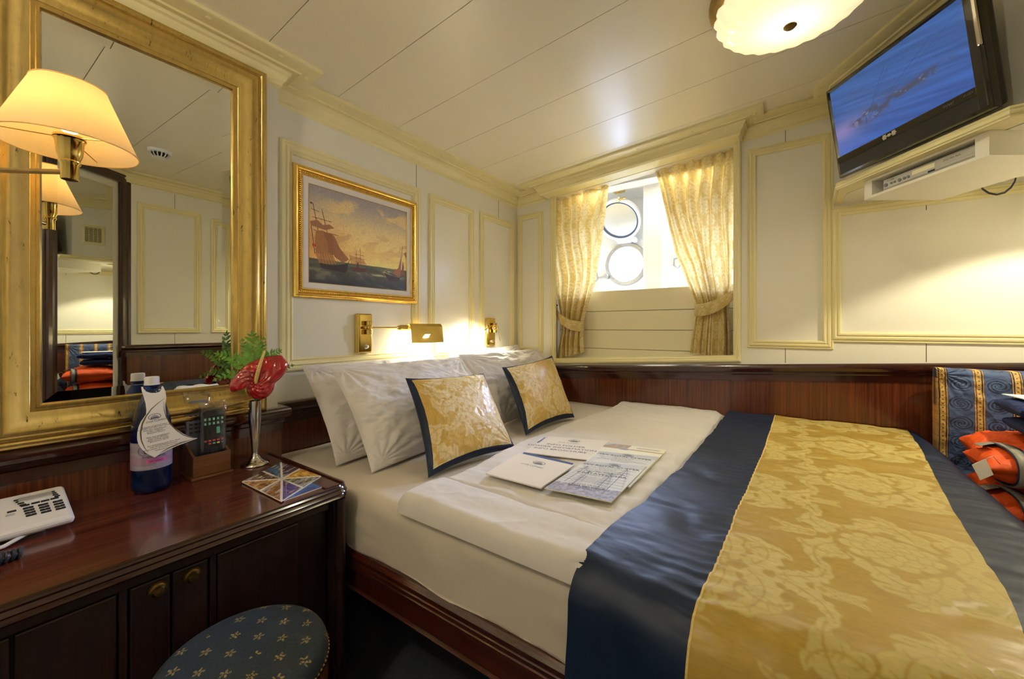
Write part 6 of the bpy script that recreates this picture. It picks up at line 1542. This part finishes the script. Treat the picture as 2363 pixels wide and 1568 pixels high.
def towel(label, z, x0, seed):
    cs = [V3(x0, 2.10, z), V3(x0 + .26, 2.12, z), V3(x0 + .26, 1.86, z), V3(x0 - .01, 1.87, z)]
    u, v, F, B = cushion_grid(cs, .058, n=90, pinch=.02, seed=seed, wr=.004, power=.22)
    g = grid('folded_towel', np.concatenate([F, B[::-1]], 0), 'towel'); return tag(g, label, 'towel', 'folded navy towels on the life jackets')
towel('lower folded navy towel resting on the upper life jacket', -0.322, 0.600, 31)
towel('upper folded navy towel with white papers on top', -0.262, 0.582, 35)
tag(MB().frame_box((0.612, 1.93, -0.2315), (0.20, .02, 0), (-0.02, .14, 0), (0, 0, .003)).build('leaflet', 'paper_white', bevel=.0004), 'white leaflet lying on the upper navy towel', 'leaflet')

# ------------------------------------------------------------------ dressing stool
sx_, sy_, sr, szt = -0.885, 0.332, 0.1525, -0.639
stl = thing('dressing_stool', 'round stool with dark navy seat patterned with small gold sprigs, tucked at the desk', 'stool', (sx_, sy_, FL))
nr, na = 110, 400
rr = np.linspace(0.0005, 1, nr)[:, None]; aa = np.linspace(0, 2 * PI, na)[None, :]
R_ = np.where(rr < .86, rr / .86 * 0.93, 1.0 * 0.93 + 0.07 * np.sin((rr - .86) / .14 * PI / 2)) * sr
Zt = szt - .004 * (R_ / sr) ** 2 - np.where(rr < .7, 0, 0.040 * ((rr - .7) / .3) ** 2.6)
X_, Y_ = R_ * np.cos(aa), R_ * np.sin(aa)
n1 = vnoise(X_ * 700, Y_ * 700, 9); col = np.array(c8(30, 42, 54)) * (.7 + .6 * n1[..., None]) + 0 * X_[..., None]
pxx, pyy = X_ * math.cos(.5) - Y_ * math.sin(.5), X_ * math.sin(.5) + Y_ * math.cos(.5)
gx, gy = pxx / .051, pyy / .044; row = np.floor(gy); fx = (gx + .5 * (row % 2)) % 1 - .5; fy = gy % 1 - .5
qx, qy = fx * .051, fy * .044; spr = np.zeros_like(qx, bool)
for k in range(5):
    a_ = 2 * PI * k / 5 + .3; cx_, cy_ = .0062 * math.cos(a_), .0062 * math.sin(a_); dx_, dy_ = qx - cx_, qy - cy_; l_ = dx_ * math.cos(a_) + dy_ * math.sin(a_); m_ = -dx_ * math.sin(a_) + dy_ * math.cos(a_); spr |= (l_ / .0044) ** 2 + (m_ / .0021) ** 2 < 1
spr &= np.sin(qx * 3200 + qy * 2600) > -.6
col = np.where(spr[..., None], np.array(c8(158, 136, 82)), col)
grid('seat', np.stack([X_ + sx_, Y_ + sy_, Zt + 0 * aa], -1), 'upholstery', stl, col)
MB().lathe([(sr * .97, szt - .0435), (sr * 1.0, szt - .046), (sr * 1.0, szt - .098), (sr * .96, szt - .102), (sr * .90, szt - .102)], 64, (sx_, sy_, 0)).build('apron', 'mahogany_z', stl, smooth=True, angle=30)
nb = MB()
for k in range(90):
    a = 2 * PI * k / 90; nb.ball((sx_ + sr * .998 * math.cos(a), sy_ + sr * .998 * math.sin(a), szt - .0445), .0042, 8, 5)
tag(nb.build('nail_trim', 'nail_brass', stl, smooth=True), kind='stuff')
for k in range(4):
    a = PI / 4 + k * PI / 2 + .3; MB().tube([(sx_ + .118 * math.cos(a), sy_ + .118 * math.sin(a), szt - .09), (sx_ + .124 * math.cos(a), sy_ + .124 * math.sin(a), -0.95), (sx_ + .155 * math.cos(a), sy_ + .155 * math.sin(a), FL)], [.019, .015, .011], 12).build('leg', 'mahogany_z', stl, smooth=True)
